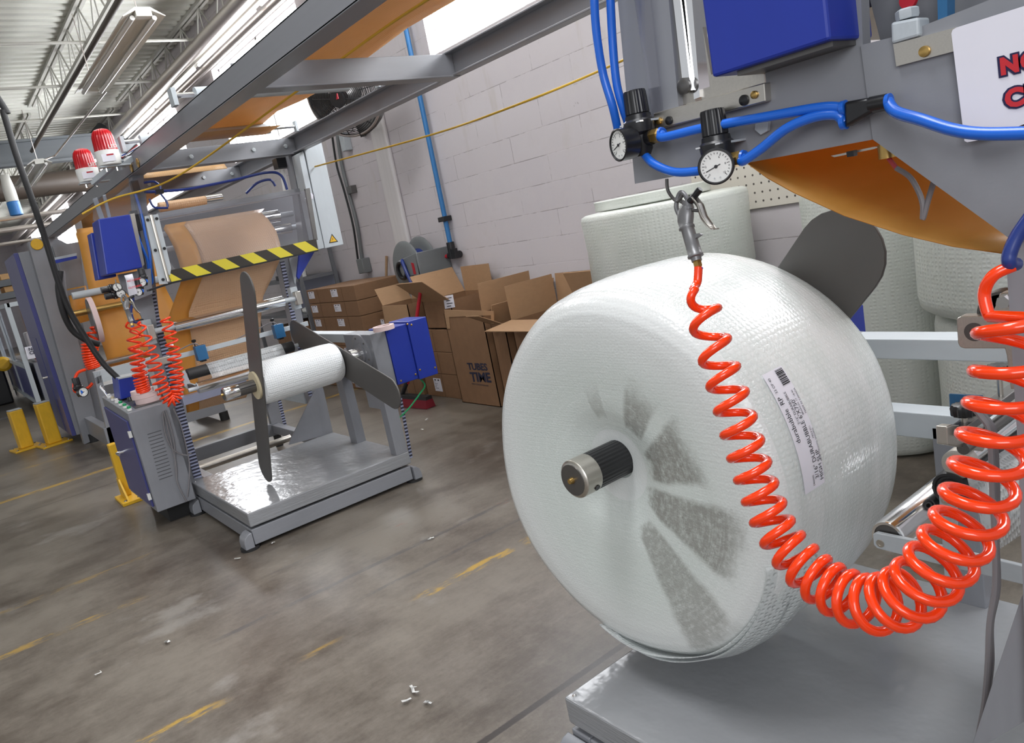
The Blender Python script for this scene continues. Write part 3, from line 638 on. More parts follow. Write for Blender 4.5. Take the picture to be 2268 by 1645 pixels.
    MB().box((x0 + (0.085 if mir is None else 0.056), y - sg * tip_r * 0.97, z + tip_r * 0.18), (1.30 if mir is None else 1.21, y - sg * tip_r * 0.90, z + tip_r * 0.27)).build('key_slot', 'black_plastic', t, 0)
    MB().lathe([(0, 0.034), (0.006, 0.043), (0.07, 0.043), (0.074, 0.036)], (1.865, y, z), (1, 0, 0), 32).build('collar', 'chrome', t)
    def vane(nm, x, d, half, hw):
        d = V((0, d[0], d[1])).normalized(); e = d.cross(V((1, 0, 0))); c = V((x, y, z)); pts = []
        for q, s in ((0, 1), (PI, -1)):
            for k in range(13):
                a = -PI / 2 + PI * k / 12
                pts.append(c + d * (s * (half - hw) + s * math.cos(a) * hw) + e * (s * math.sin(a) * hw))
        o = MB().prism(pts, (0.009, 0, 0)).build(nm, 'vane_grey', t, 30, bevel=0.002); return o
    if front_vane:
        vane('front_vane', 1.30, (-0.30, 0.61), 0.67, 0.088)
        MB().lathe([(0, 0.05), (0, 0.078), (0.012, 0.078), (0.012, 0.05)], (1.288, y, z), (1, 0, 0), 40).build('hub_ring', 'cream', t)
    if back_vane: vane('back_vane', back_vane[0], back_vane[1], back_vane[2], back_vane[3])
    return t
S2 = stand(None, 'grey roll stand on a low platform with a small roll between two long vanes', True, (1.80, (-0.63, -0.183), 0.665, 0.088), 0.037)
S1 = stand(5.48, 'grey roll stand at right carrying the huge bubble wrap roll', False, (1.69, (-0.385, 0.41), 0.64, 0.11), 0.047)
slabY([(884, 880), (890, 878), (914, 1012), (908, 1016)], 4.075, 0.004).build('slotted_strip', 'slotted_lilac', S2, 0)
# the small white roll of the far stand
m = MB(); m.lathe([(0, 0.04), (0.0, 0.10), (0.004, 0.112), (0.02, 0.117), (0.40, 0.117), (0.455, 0.114), (0.472, 0.104), (0.477, 0.085), (0.477, 0.04)], (1.312, 4.15, AZ), (1, 0, 0), 48)
t = thing('bubble_wrap_roll', 'small bright white bubble wrap roll between the two vanes', 'roll of bubble wrap', (1.55, 4.15, 0.70))
m.build('wrap', 'white_bubble', t)
# the huge roll
t = thing('bubble_wrap_roll', 'huge milky bubble wrap roll filling the front of the scene', 'roll of bubble wrap', (1.42, 1.33, 0.3))
def bigroll():
    cy, cz = 1.33, 0.765; rows = []; seg = 96
    prof = [(1.232, 0.045, 0), (1.226, 0.09, 0), (1.203, 0.17, 0.2), (1.19, 0.33, 0.5), (1.188, 0.40, 0.8), (1.191, 0.432, 1), (1.20, 0.451, 1), (1.215, 0.466, 1), (1.24, 0.477, 1), (1.30, 0.489, 1), (1.38, 0.497, 1), (1.46, 0.50, 1), (1.54, 0.498, 1), (1.60, 0.492, 1), (1.65, 0.478, 1), (1.672, 0.455, 1), (1.68, 0.40, 1), (1.68, 0.05, 0)]
    dense = []
    for (a, b) in zip(prof[:-1], prof[1:]):
        k = 4 if a[1] != b[1] else 2
        for i in range(k): f = i / k; dense.append(tuple(a[j] * (1 - f) + b[j] * f for j in range(3)))
    dense.append(prof[-1])
    rings = []
    for x, r, wgt in dense:
        ring = []
        for i in range(seg):
            a = 2 * PI * i / seg; rr = r
            # slack turns sag below the shaft; the outside is a little out of round
            rr *= 1 + 0.035 * wgt * math.cos(2 * (a + 0.75)) + 0.004 * wgt * math.sin(7 * a + x * 9)
            oy, oz = cy, cz + (AZ - cz) * (1 - min(1, r / 0.3))
            ring.append((x + 0.006 * math.sin(3 * a) * wgt, oy + rr * math.cos(a), oz + rr * math.sin(a)))
        rings.append(ring)
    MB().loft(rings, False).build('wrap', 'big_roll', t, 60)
    # loose outer turns fraying at the lower rim
    for k, (dr, x0, x1, a0, a1) in enumerate(((0.012, 1.185, 1.30, -2.9, -1.25), (0.022, 1.192, 1.26, -2.7, -1.35))):
        rows = []
        for j in range(6):
            x = x0 + (x1 - x0) * j / 5; row = []
            for i in range(60):
                a = a0 + (a1 - a0) * i / 59; e = math.sin(PI * i / 59) ** 0.5
                base = 0.443 + (0.488 - 0.443) * min(1, (x - 1.185) / 0.11)
                rr = (base * (1 + 0.035 * math.cos(2 * (a + 0.75))) + dr * e + 0.004)
                row.append((x + 0.004 * math.sin(9 * a + k), cy + rr * math.cos(a), cz + rr * math.sin(a)))
            rows.append(row)
        MB().sheet(rows).build('loose_hem', 'hem_film', t, 60, solid=0.002)
    # film tail corner at the rear rim
    p = [PX(q, 1.62) for q in ((1972, 960), (1983, 968), (1981, 1002), (1970, 1006))]
    q0 = V((0.0, 0.0, 0.0))
    # label wrapped round the roll
    return cy, cz
bcy, bcz = bigroll()
def roll_r(x):
    pr = [(1.19, 0.43), (1.215, 0.466), (1.24, 0.477), (1.30, 0.489), (1.38, 0.497), (1.46, 0.50), (1.54, 0.498), (1.60, 0.492), (1.65, 0.478)]
    for (a, b), (c, d) in zip(pr[:-1], pr[1:]):
        if x <= c: return b + (d - b) * (x - a) / (c - a)
    return 0.478
def on_roll(x, s, off=0.002):
    """s: arc length measured along the skin from angle -pi (facing the camera); positive goes up"""
    a = math.pi - s / 0.497
    r = roll_r(x) * (1 + 0.035 * math.cos(2 * (a + 0.75)) + 0.004 * math.sin(7 * a + x * 9)) + off
    return V((x + 0.006 * math.sin(3 * a), bcy + r * math.cos(a), bcz + r * math.sin(a)))
LX0, LX1, LS0, LS1 = 1.365, 1.445, -0.105, 0.135
def solve_on_roll(p):
    best = None
    for i in range(60):
        x = 1.22 + 0.42 * i / 59
        for j in range(120):
            s = -0.3 + 0.8 * j / 119; c = CR @ (on_roll(x, s) - V((0, 0, HC)))
            d = math.hypot(IMG_W / 2 + FPX * c.x / c.z - p[0], IMG_H / 2 + FPX * c.y / c.z - p[1])
            if best is None or d < best[0]: best = (d, x, s)
    return best[1], best[2]
lc = [solve_on_roll(p) for p in ((1686, 831), (1731, 812), (1825, 1070), (1783, 1098))]   # label corners: top left, top right, bottom right, bottom left
def label_pt(u, v, off=0.003):
    """u 0..1 across the label (left to right), v 0..1 from top to bottom"""
    a = [(lc[0][k] * (1 - u) + lc[1][k] * u) * (1 - v) + (lc[3][k] * (1 - u) + lc[2][k] * u) * v for k in (0, 1)]
    return on_roll(a[0], a[1], off)
lab = MB().sheet([[label_pt(j / 6, i / 24) for j in range(7)] for i in range(25)]).build('label', 'white_paper', t, 60)
LW, LH = 1.0, (label_pt(0.5, 0) - label_pt(0.5, 1)).length / (label_pt(0, 0.5) - label_pt(1, 0.5)).length
def ltext(m, s, u0, v_base, hgt, length=None):
    """text running up the label (bottom to top); u0 is the base line, v_base where it starts"""
    def fn(co): return label_pt(u0 - co.y, v_base - co.x / LH, 0.0045)
    m.text(s, (0, 0, 0), (1, 0, 0), (0, 1, 0), hgt, 0, fn=fn, bold=0.0)
m = MB()
for s, u0, v0, h_ in (('3/16" DURABUBBLE 6\'X750\'', 0.70, 0.93, 0.24), ('HIGH SLIP', 0.92, 0.96, 0.24), ('DB00005', 0.48, 0.97, 0.10), ('durabubble', 0.26, 0.60, 0.27), ('RP', 0.24, 0.28, 0.27), ('33 OF 40', 0.20, 0.18, 0.15),
                      ('3/16" DURABUBBLE', 0.50, 0.47, 0.14), ('BRANCH: 17  18:40', 0.82, 0.42, 0.11), ('MADE IN CANADA', 0.97, 0.42, 0.11), ('MFILE EC1', 0.88, 0.62, 0.10), ('DRIVE TORONTO, ONTARIO', 0.985, 0.82, 0.09)):
    ltext(m, s, u0, v0, h_)
m.build('print', 'text_black', lab, 0)
m = MB(); v = 0.015; random.seed(3)
while v < 0.14:
    d = random.choice((0.004, 0.006, 0.010)); m.faces([label_pt(0.55, v, 0.0045), label_pt(0.93, v, 0.0045), label_pt(0.93, v + d, 0.0045), label_pt(0.55, v + d, 0.0045)], [(0, 1, 2, 3)]); v += d + random.choice((0.003, 0.005))
m.build('barcode', 'text_black', lab, 0)
# ---------------------------------------------------------------- overhead gantry shared by the winders
t_gantry = t = thing('overhead_gantry', 'grey steel beam gantry overhead that joins the winders', 'gantry', (1.7, 4.0, 2.1))
BL, BR = 1.18, 2.25
def channel(m, x, s, z0, z1, y0, y1, fl=0.09, th=0.008):
    m.box((x, y0, z0), (x + s * th, y1, z1)); m.box((x, y0, z0 - 0.001), (x + s * fl, y1, z0 + th)); m.box((x, y0, z1 - th), (x + s * fl, y1, z1))
m = MB(); channel(m, BL, 1, 2.105, 2.208, 0.35, 9.2); m.build('side_beam', 'grey_paint', t, 0, bevel=0.002)
m = MB(); channel(m, BR, -1, 2.118, 2.230, 0.35, 9.2, 0.05); m.box((BR, 0.35, 2.118), (BR + 0.012, 9.2, 2.124)); m.build('side_beam', 'grey_paint', t, 0, bevel=0.002)
for y in (3.07, 5.02, 6.15):
    m = MB(); m.box((BL + 0.009, y, 2.118), (BR - 0.009, y + 0.008, 2.222)); m.box((BL + 0.009, y - 0.035, 2.112), (BR - 0.009, y + 0.05, 2.12)); m.build('cross_beam', 'grey_paint', t, 0, bevel=0.002)
    for x in (1.55, 1.95, 2.17):
        if y > 4: MB().lathe([(0, 0.014), (0.008, 0.014), (0.01, 0.011)], (x, y, 2.17), (0, -1, 0), 6).build('bolt', 'light_grey_paint', t)
MB().box((BL + 0.1, 2.25, 2.36), (1.98, 2.30, 2.40)).build('film_bar', 'light_grey_paint', t, 0, bevel=0.008)
for y, z in ((4.85, 2.265), (3.72, 2.255)):
    a = MB(); a.cyl((1.14, y, z), (2.2, y, z), 0.012, 12); a.build('roller_axle', 'chrome', t)
    MB().cyl((1.24, y, z), (2.02, y, z), 0.032, 24).build('roller', 'light_grey_paint', t)
    MB().box((1.13, y - 0.03, 2.209), (1.15, y + 0.03, z + 0.03)).build('bearing_plate', 'light_grey_paint', t, 0); MB().box((2.19, y - 0.02, 2.231), (2.205, y + 0.02, z + 0.03)).build('bearing_plate', 'light_grey_paint', t, 0)
for p in ((324, 360), (314, 372)): pass
for y in (4.78, 4.95):
    MB().lathe([(0, 0.026), (0.005, 0.026), (0.006, 0.018), (0.008, 0.012)], (1.178, y, 2.135), (-1, 0, 0), 24).build('pilot_light', 'brass', t)

# overhead web of film
fm = MB(); X0, X1 = 1.42, 1.99
prof = [(1.0, 2.335)] + [(1.0 + 0.4 * i, 2.305 + 0.02 * math.cos(i * 1.3)) for i in range(1, 10)] + [(4.85, 2.300), (4.878, 2.285), (4.886, 2.265), (4.878, 2.245), (4.85, 2.232), (4.6, 2.236)]
fm.sheet([[(X0 + (X1 - X0) * j / 8, y, z) for j in range(9)] for y, z in prof])
tag(fm.build('film_web', 'kraft_film_overhead', smooth=60, solid=0.002), 'orange bubble film running overhead between the gantry beams', 'film')
fm = MB(); prof = [(5.7, 2.16), (5.74, 2.2), (5.85, 2.23), (7.0, 2.24), (8.0, 2.24), (8.25, 2.2), (8.30, 2.1)]
fm.sheet([[(1.40 + 0.59 * j / 6, y, z) for j in range(7)] for y, z in prof])
tag(fm.build('film_web', 'kraft_film_overhead', smooth=60, solid=0.002), 'orange film overhead beyond the red beacons, feeding the farther winder', 'film')

# ---------------------------------------------------------------- the far winder (in the middle of the picture)
T2 = thing('winding_machine', 'grey and blue bubble film winder behind the hazard striped bar', 'machine', (1.5, 5.1, 0))
slabY([(292, 386), (317, 380), (337, 560), (353, 700), (400, 880), (449, 1060), (443, 1100), (412, 1110), (368, 902), (333, 757), (312, 600)], 5.06, 0.10).build('post', 'grey_paint', T2, 0)
slabY([(331, 647), (343, 645), (353, 700), (390, 838), (447, 1056), (430, 1060), (372, 838), (339, 700)], 5.052, 0.006).build('slotted_strip', 'slotted_lilac', T2, 0)
slabY([(608, 545), (650, 540), (656, 628), (676, 734), (717, 864), (738, 960), (716, 966), (683, 875), (645, 703), (619, 580)], 5.10, 0.08).build('post', 'grey_paint', T2, 0)
slabY([(621, 580), (630, 578), (655, 703), (692, 875), (684, 877), (645, 703)], 5.092, 0.006).build('slotted_strip', 'slotted_lilac', T2, 0)
slabY([(641, 330), (668, 330), (704, 552), (676, 556), (658, 417)], 5.03, 0.10).build('upper_post', 'grey_paint', T2, 0)
slabY([(640, 985), (645, 972), (694, 870), (700, 866), (717, 964)], 5.085, 0.012).build('gusset', 'grey_paint', T2, 0)
slabY([(640, 572), (661, 566), (655, 628), (653, 628)], 5.09, 0.02).build('taper_plate', 'light_grey_paint', T2, 0)
# rear frame near the floor
MB().box((1.22, 6.02, 0.10), (1.97, 6.08, 0.20)).build('floor_beam', 'dark_grey_paint', T2, 0, bevel=0.004)
MB().box((1.92, 5.12, 0.12), (1.98, 6.02, 0.19)).build('floor_beam', 'grey_paint', T2, 0, bevel=0.004)
MB().box((1.12, 5.12, 0.10), (1.18, 6.08, 0.19)).build('floor_beam', 'grey_paint', T2, 0, bevel=0.004)
slabY([(588, 890), (613, 880), (628, 950), (607, 957)], 6.03, 0.05).build('rear_post', 'grey_paint', T2, 0)
slabY([(614, 880), (621, 878), (636, 945), (629, 949)], 6.025, 0.004).build('slotted_strip', 'slotted_lilac', T2, 0)
MB().box((1.93, 5.2, 0.43), (2.0, 6.1, 0.52)).build('side_beam', 'light_grey_paint', T2, 0, bevel=0.003)
MB().cyl((1.15, 5.6, 0.14), (1.9, 5.6, 0.14), 0.025, 16).build('floor_roller', 'brushed_steel', T2)
for x in (1.07, 1.95): MB().cyl((x, 5.12, 0), (x, 5.12, 0.13), 0.03, 16).build('foot', 'black_rubber', T2)
for x in (1.16, 1.95): MB().cyl((x, 6.05, 0), (x, 6.05, 0.10), 0.03, 16).build('foot', 'black_rubber', T2)
slabY([(411, 1108), (443, 1098), (447, 1128), (423, 1137), (412, 1128)], 5.09, 0.06).build('foot_bracket', 'grey_paint', T2, 0)
# guard with hazard bar, hinge plate
slabY([(346, 482), (681, 421), (702, 531), (372, 602)], 4.735, 0.004).build('guard_panel', 'acrylic', T2, 0)
slabY([(370, 600), (700, 529), (705, 553), (380, 624)], 4.722, 0.012).build('hazard_bar', 'hazard_tape', T2, 0)
MB().prism(YP(4.72, (330, 641), (380, 624), (705, 553), (705, 556), (382, 628), (331, 645)), (0, 0.06, 0)).build('guard_flange', 'black_plastic', T2, 0)
slabY([(346, 472), (690, 412), (692, 424), (349, 486)], 5.0, 0.04).build('head_rail', 'grey_paint', T2, 0)
slabY([(350, 490), (668, 430), (696, 548), (600, 570), (404, 612), (365, 560)], 5.36, 0.04).build('head_plate', 'dark_grey_paint', T2, 0)  # dark sheet sized to stand for the shade inside the guard
slabY([(676, 418), (686, 416), (704, 531), (697, 533)], 4.734, 0.02).build('guard_edge', 'dark_steel', T2, 0)
slabY([(320, 479), (335, 476), (372, 628), (353, 630)], 4.715, 0.006).build('hinge_leaf', 'light_grey_paint', T2, 0)
slabY([(336, 476), (350, 474), (379, 592), (377, 610), (371, 606)], 4.715, 0.006).build('hinge_leaf', 'light_grey_paint', T2, 0)
MB().tube(YP(4.71, (334, 476), (373, 623)), 0.010, 10).build('hinge_pin', 'brushed_steel', T2)
for p in ((327, 487), (347, 484), (344, 554), (364, 550), (361, 619)): MB().lathe([(0, 0.009), (0.006, 0.008)], PY(p, 4.714), (0, -1, 0), 10).build('bolt', 'black_plastic', T2)
# blue housings at the head
slabY([(217, 485), (288, 474), (316, 592), (236, 609)], 4.80, 0.20).build('housing', 'blue_paint', T2, 0, bevel=0.006)
slabY([(200, 516), (226, 512), (259, 612), (218, 620)], 5.03, 0.12).build('housing', 'blue_paint', T2, 0, bevel=0.006)
slabY([(206, 440), (262, 425), (292, 398), (318, 392), (330, 470), (206, 490)], 4.94, 0.004).build('side_guard', 'acrylic', T2, 0)
slabY([(206, 440), (215, 437), (232, 484), (222, 486)], 4.95, 0.02).build('guard_stay', 'light_grey_paint', T2, 0)
slabY([(228, 432), (234, 430), (246, 480), (240, 482)], 4.95, 0.02).build('guard_stay', 'light_grey_paint', T2, 0)
slabY([(288, 474), (298, 472), (320, 585), (314, 592)], 4.90, 0.05).build('guide_plate', 'brushed_steel', T2, 0)
slabY([(262, 608), (334, 594), (338, 650), (300, 665), (272, 640)], 4.95, 0.03).build('valve_plate', 'grey_paint', T2, 0)
slabY([(285, 648), (334, 636), (345, 700), (350, 752), (333, 757), (313, 700)], 5.03, 0.02).build('taper_plate', 'grey_paint', T2, 0)
slabY([(292, 408), (306, 405), (338, 600), (326, 604)], 5.045, 0.006).build('cable_duct', 'dark_grey_paint', T2, 0)
# rollers
def roller(parent, nm, a, b, r, mat, y, shaft=0.0, ext=(0.0, 0.0), yb=None):
    a3, b3 = PY(a, y), PY(b, y if yb is None else yb)
    d = V((1, 0, 0)); b3 = V((b3.x, a3.y, (a3.z + b3.z) / 2)); a3 = V((a3.x, a3.y, b3.z))
    MB().lathe([(0, r * 0.8), (0.003, r), ((b3 - a3).length - 0.003, r), ((b3 - a3).length, r * 0.8)], a3, d, 32).build(nm, mat, parent)
    if shaft: MB().cyl(a3 - d * ext[0], b3 + d * ext[1], shaft, 14).build('axle', 'light_grey_paint', parent)
    return a3, b3
roller(T2, 'drum', (392, 520), (617, 473), 0.04, 'chrome', 5.12, 0.018, (0.12, 0.1))
roller(T2, 'drum', (398, 552), (643, 500), 0.036, 'chrome', 5.2, 0.018, (0.12, 0.06))
roller(T2, 'nip_roller', (352, 462), (455, 442), 0.032, 'bubble_kraft', 5.25)
roller(T2, 'nip_roller_end', (455, 442), (492, 434), 0.022, 'chrome', 5.25)
ra, rb = roller(T2, 'guide_roller', (384, 725), (628, 666), 0.036, 'chrome', 4.94, 0.017, (0.13, 0.10))
for q, s in ((ra, -0.13), (rb, 0.10)):
    MB().obox(q + V((s, 0, 0)), (0.02, 0, 0), (0, 0.025, 0), (0, 0, 0.045)).build('bearing_block', 'brushed_steel', T2, bevel=0.004)
    MB().obox(q + V((s, 0.06, 0)), (0.025, 0, 0), (0, 0.03, 0), (0, 0, 0.075)).build('mount_plate', 'light_grey_paint', T2, bevel=0.003)
a3, b3 = PY((425, 786), 4.9), PY((681, 712), 4.9); b3.z = a3.z = (a3.z + b3.z) / 2
MB().bar(a3 + V((-0.25, 0, 0)), b3, 0.012, 0.03).build('sensor_rail', 'light_grey_paint', T2, bevel=0.002)
MB().box(a3 + V((-0.26, -0.02, -0.025)), a3 + V((-0.13, 0.02, 0.02))).build('clamp', 'brushed_steel', T2, bevel=0.004)
MB().lathe([(0, 0.014), (0.03, 0.014), (0.03, 0.022), (0.045, 0.022)], a3 + V((-0.26, 0, 0)), (-1, 0, 0), 14).build('clamp_knob', 'chrome', T2)
for px_, kz in ((445, 0), (617, 0)):
    c = PY((px_, 781 if px_ == 445 else 733), 4.87)
    sb = MB().box(c + V((-0.032, -0.025, -0.045)), c + V((0.032, 0.025, 0.045))).build('edge_sensor', 'sensor_blue', T2, bevel=0.003)
    MB().box(c + V((-0.016, -0.02, -0.055)), c + V((0.016, 0.02, -0.045))).build('sensor_eye', 'black_plastic', sb)
    m = MB(); m.cyl(c + V((-0.02, 0.01, 0.045)), c + V((-0.02, 0.01, 0.075)), 0.004, 8); m.lathe([(0, 0.010), (0.006, 0.014), (0.014, 0.014), (0.018, 0.008)], c + V((-0.02, 0.01, 0.07)), (0, 0, 1), 14); m.build('knob', 'black_plastic', sb)
    MB().tube(smooth_path([c + V((0, 0, 0.045)), c + V((-0.03, 0, 0.065)), c + V((-0.12, 0.02, 0.045)), c + V((-0.28, 0.03, 0.01))]), 0.004, 6).build('cable', 'cable_grey', sb)
roller(T2, 'rubber_roller', (413, 826), (650, 770), 0.034, 'black_rubber', 4.72, 0.012, (0.02, 0.1))
roller(T2, 'wrap_roller', (436, 857), (655, 800), 0.033, 'chrome', 4.62, 0.012, (0.05, 0.1))
MB().prism(YP(4.69, (404, 822), (410, 820), (422, 848), (440, 852), (440, 862), (416, 862), (408, 855)), (0, 0.012, 0)).build('swing_arm', 'light_grey_paint', T2, 0)
MB().bar(PY((404, 850), 4.75), PY((432, 860), 4.64), 0.015, 0.03).build('swing_link', 'dark_steel', T2, bevel=0.002)
fmx = MB(); a, b = PY((457, 812), 4.72), PY((622, 768), 4.72); zt = a.z + 0.035
pr_ = [(4.72 + 0.037 * math.cos(q), (a.z + b.z) / 2 - 0.0 + 0.037 * math.sin(q)) for q in (0.2, 0.8, 1.4, 2.0, 2.6, 3.0)]
zc = PY((413, 826), 4.72).z / 2 + PY((650, 770), 4.72).z / 2
pr_ = [(4.72 + 0.037 * math.cos(q), zc + 0.037 * math.sin(q)) for q in (0.0, 0.6, 1.2, 1.8, 2.4, 3.0)] + [(4.66, zc - 0.04), (4.645, zc - 0.07), (4.64, zc - 0.10)]
fmx.sheet([[(a.x + (b.x - a.x) * j / 6, y, z) for j in range(7)] for y, z in pr_])
tag(fmx.build('film_web', 'clear_bubble', smooth=60, solid=0.002), 'clear bubble film over the black rubber roller behind the small roll', 'film')
slabY([(403, 880), (545, 840), (548, 856), (408, 898)], 5.0, 0.07).build('lower_beam', 'lilac_grey', T2, 0)
# pneumatic tube inside the guard, blue loops at the head
MB().tube(YP(5.15, (625, 376), (635, 432)), 0.018, 12).build('cylinder_tube', 'white_plastic', T2)
MB().box(PY((617, 372), 5.12), PY((640, 350), 5.2)).build('cylinder_head', 'black_plastic', T2)
for pts, r in (([(320, 425), (350, 424), (420, 418), (520, 398), (590, 382), (622, 388), (636, 420)], 0.009), ([(545, 428), (570, 405), (598, 398), (610, 412)], 0.008),
               ([(318, 405), (340, 402), (354, 412), (357, 426)], 0.007), ([(355, 428), (368, 445), (372, 458)], 0.007), ([(331, 440), (336, 452), (346, 460), (372, 460)], 0.007)):
    MB().tube(smooth_path(YP(5.0, *pts)), r, 8).build('air_line', 'dark_blue_hose', T2)
MB().box(PY((347, 430), 4.99), PY((358, 420), 5.03)).build('tee_fitting', 'black_plastic', T2)
for pts in ([(300, 430), (312, 470), (322, 520), (331, 560), (334, 600)], [(298, 500), (312, 540), (326, 575), (330, 605)], [(334, 600), (337, 625), (322, 640)]):
    MB().tube(smooth_path(YP(4.98, *pts)), 0.008, 8).build('air_line', 'blue_hose', T2)
for p in ((298, 478), (304, 500), (300, 412)): MB().box(PY(p, 4.97) - V((0.02, 0.01, 0.03)), PY(p, 4.97) + V((0.02, 0.03, 0.03))).build('valve', 'black_plastic', T2)

# film of the far winder
def rowpts(specs, n=9):
    rows = []
    for l, r, y, bow in specs:
        a, b = PY(l, y), PY(r, y); rows.append([a.lerp(b, j / (n - 1)) + V((0, bow * math.sin(PI * j / (n - 1)), 0)) for j in range(n)])
    return rows
specs = [((366, 498), (586, 462), 5.17, 0), ((362, 507), (578, 471), 5.09, 0), ((372, 522), (594, 485), 5.02, 0), ((386, 550), (612, 512), 4.93, -0.01), ((396, 580), (620, 538), 4.86, -0.015), ((404, 612), (624, 560), 4.81, -0.015),
         ((398, 632), (618, 580), 4.83, -0.01), ((388, 660), (604, 612), 4.90, 0), ((378, 688), (588, 645), 4.97, 0), ((374, 700), (583, 656), 4.99, 0), ((374, 716), (580, 676), 5.0, 0), ((380, 745), (578, 706), 5.02, 0), ((392, 800), (576, 752), 5.06, 0), ((402, 850), (573, 800), 5.09, 0), ((410, 885), (560, 845), 5.11, 0), ((414, 914), (545, 880), 5.12, 0)]
rows = rowpts(specs, 21)
strip = [r[:5] for r in rows]; rest = [r[4:] for r in rows]
t = thing('film_web', 'orange bubble film draped from the drum behind the hazard bar', 'film', (1.6, 5.0, 1.1))
MB().sheet(strip).build('plain_strip', 'kraft_film', t, 60, solid=0.002)
MB().sheet(rest).build('bubble_strip', 'bubble_kraft', t, 60, solid=0.002)

# control cabinet on the left of the far winder
t = thing('control_cabinet', 'grey control cabinet with dark blue door and sloped button panel', 'cabinet', (0.88, 5.3, 0.12))
fx0, fx1 = 0.775, 1.005
MB().prism([(fx0, 4.95, 0.12), (fx0, 5.72, 0.12), (fx0, 5.72, 0.80), (fx0, 4.95, 0.752)], (fx1 - fx0, 0, 0)).build('body', 'grey_paint', t, 0, bevel=0.004)
MB().prism([(fx0 - 0.012, 5.0, 0.15), (fx0 - 0.012, 5.68, 0.15), (fx0 - 0.012, 5.68, 0.735), (fx0 - 0.012, 5.0, 0.70)], (0.012, 0, 0)).build('door', 'dark_blue_panel', t, 0, bevel=0.003)
m = MB(); m.tube([(fx0 - 0.012, 5.45, 0.45), (fx0 - 0.05, 5.45, 0.45), (fx0 - 0.05, 5.38, 0.45)], 0.009, 8); m.build('door_handle', 'chrome', t)
for z in (0.22, 0.62): MB().box((fx0 - 0.022, 4.985, z - 0.02), (fx0 - 0.004, 5.005, z + 0.02)).build('hinge', 'white_plastic', t)
m = MB()
for k in range(14):
    p = [PY((440 * 0.2432 + 220 + k * 2.1, 960 + k * 7.7), 4.9495)]
    l = PY((327 + k * 2.0, 963 + k * 7.7), 4.9495); m.prism([l, l + V((0.078, 0, 0)), l + V((0.078, -0.003, 0.006)), l + V((0, -0.003, 0.006))], (0, 0.004, 0))
m.build('louvres', 'dark_grey_paint', t, 0)
btn = (('white_plastic', 0.06), ('cream', 0.10), ('white_plastic', 0.14), ('green_plastic', 0.21), ('green_plastic', 0.28), ('green_plastic', 0.35))
bt = [(245, 893), (255, 897), (263, 900), (271, 896), (280, 900), (290, 905)]
for k, (mt, q) in enumerate(btn):
    z = 0.757 + (0.0625 * 0); c = V((0.80, 5.58 - k * 0.115, 0.752 + 0.0623 * (5.58 - k * 0.115 - 4.95)))
    b = MB().lathe([(0, 0.014), (0.012, 0.014), (0.014, 0.011)], c + V((0, 0, 0.002)), (0, -0.06, 1), 14).build('button_collar', 'white_plastic', t)
    MB().lathe([(0, 0.011), (0.016, 0.011), (0.018, 0.008)], c + V((0.0, 0, 0.012)), (0, -0.06, 1), 12).build('button', mt, b)
m = MB(); m.prism([(0.835, 5.02, 0.7575), (0.99, 5.02, 0.7575), (0.99, 5.60, 0.794), (0.835, 5.60, 0.794)], (0, 0, 0.003)); m.build('panel_plate', 'dark_steel', t, 0)
for q, (px_, py_) in enumerate(((0.86, 5.5), (0.9, 5.42), (0.87, 5.3))): MB().lathe([(0, 0.02), (0.02, 0.016), (0.022, 0.008)], (px_, py_, 0.78), (0, 0, 1), 14).build('dial', 'black_plastic', t)
MB().tube([(0.80, 5.64, 0.80), (0.78, 5.66, 0.87), (0.785, 5.66, 0.88)], 0.008, 8).build('joystick', 'chrome', t)
MB().box((0.85, 5.08, 0.0), (0.985, 5.62, 0.119)).build('plinth', 'black_rubber', t, 0)
for pts in ([(360, 912), (366, 960), (383, 995), (410, 1008), (424, 1003)], [(362, 910), (372, 950), (390, 1030), (393, 1070), (413, 1110)], [(384, 905), (400, 940), (415, 1000), (420, 1040), (415, 1100)], [(366, 908), (376, 940), (386, 985), (391, 1060), (410, 1105)]):
    MB().tube(smooth_path(YP(4.94, *pts)), 0.004, 6).build('loose_cable', 'cable_grey', t)
# screen box on the cabinet
t = thing('terminal_box', 'small dark blue operator box sitting on the control cabinet', 'control box', (0.83, 5.5, 0.79))
q = YP(5.36, (261, 838), (303, 830), (316, 872), (267, 885))
MB().prism(q, (0, 0.20, 0)).build('case', 'blue_paint', t, 0, bevel=0.005)
MB().prism(YP(5.355, (262, 837), (303, 829), (303.5, 832), (262.5, 840)), (0, 0.205, 0)).build('lid', 'light_grey_paint', t, 0)
# tape rolls
def tape(name, c, R, h, label, grp, tilt=(0, 0, 1)):
    o = MB().lathe([(0, R * 0.62), (0, R), (h, R), (h, R * 0.62), (0, R * 0.62)], c, tilt, 40, False).build(name, 'pink_tape')
    return tag(o, label, 'roll of tape', grp)
tc = PZ((335, 886), 0.785)
tc = V((0.93, 5.12, 0.764))
tape('tape_roll', tc + V((0.01, 0, 0)), 0.078, 0.032, 'pink masking tape roll at the bottom of the stack on the cabinet', 'tape rolls on the cabinet')
tape('tape_roll', tc + V((-0.005, 0.006, 0.033)), 0.076, 0.026, 'pink masking tape roll in the middle of the stack on the cabinet', 'tape rolls on the cabinet')
tape('tape_roll', tc + V((-0.012, 0.01, 0.060)), 0.066, 0.024, 'pink masking tape roll on top of the stack on the cabinet', 'tape rolls on the cabinet')
tape('tape_roll', PZ((851, 731), 0.946) * 1.0 + V((0, 0, 0.001)), 0.062, 0.026, 'single pink masking tape roll lying on the blue drive cover', None)

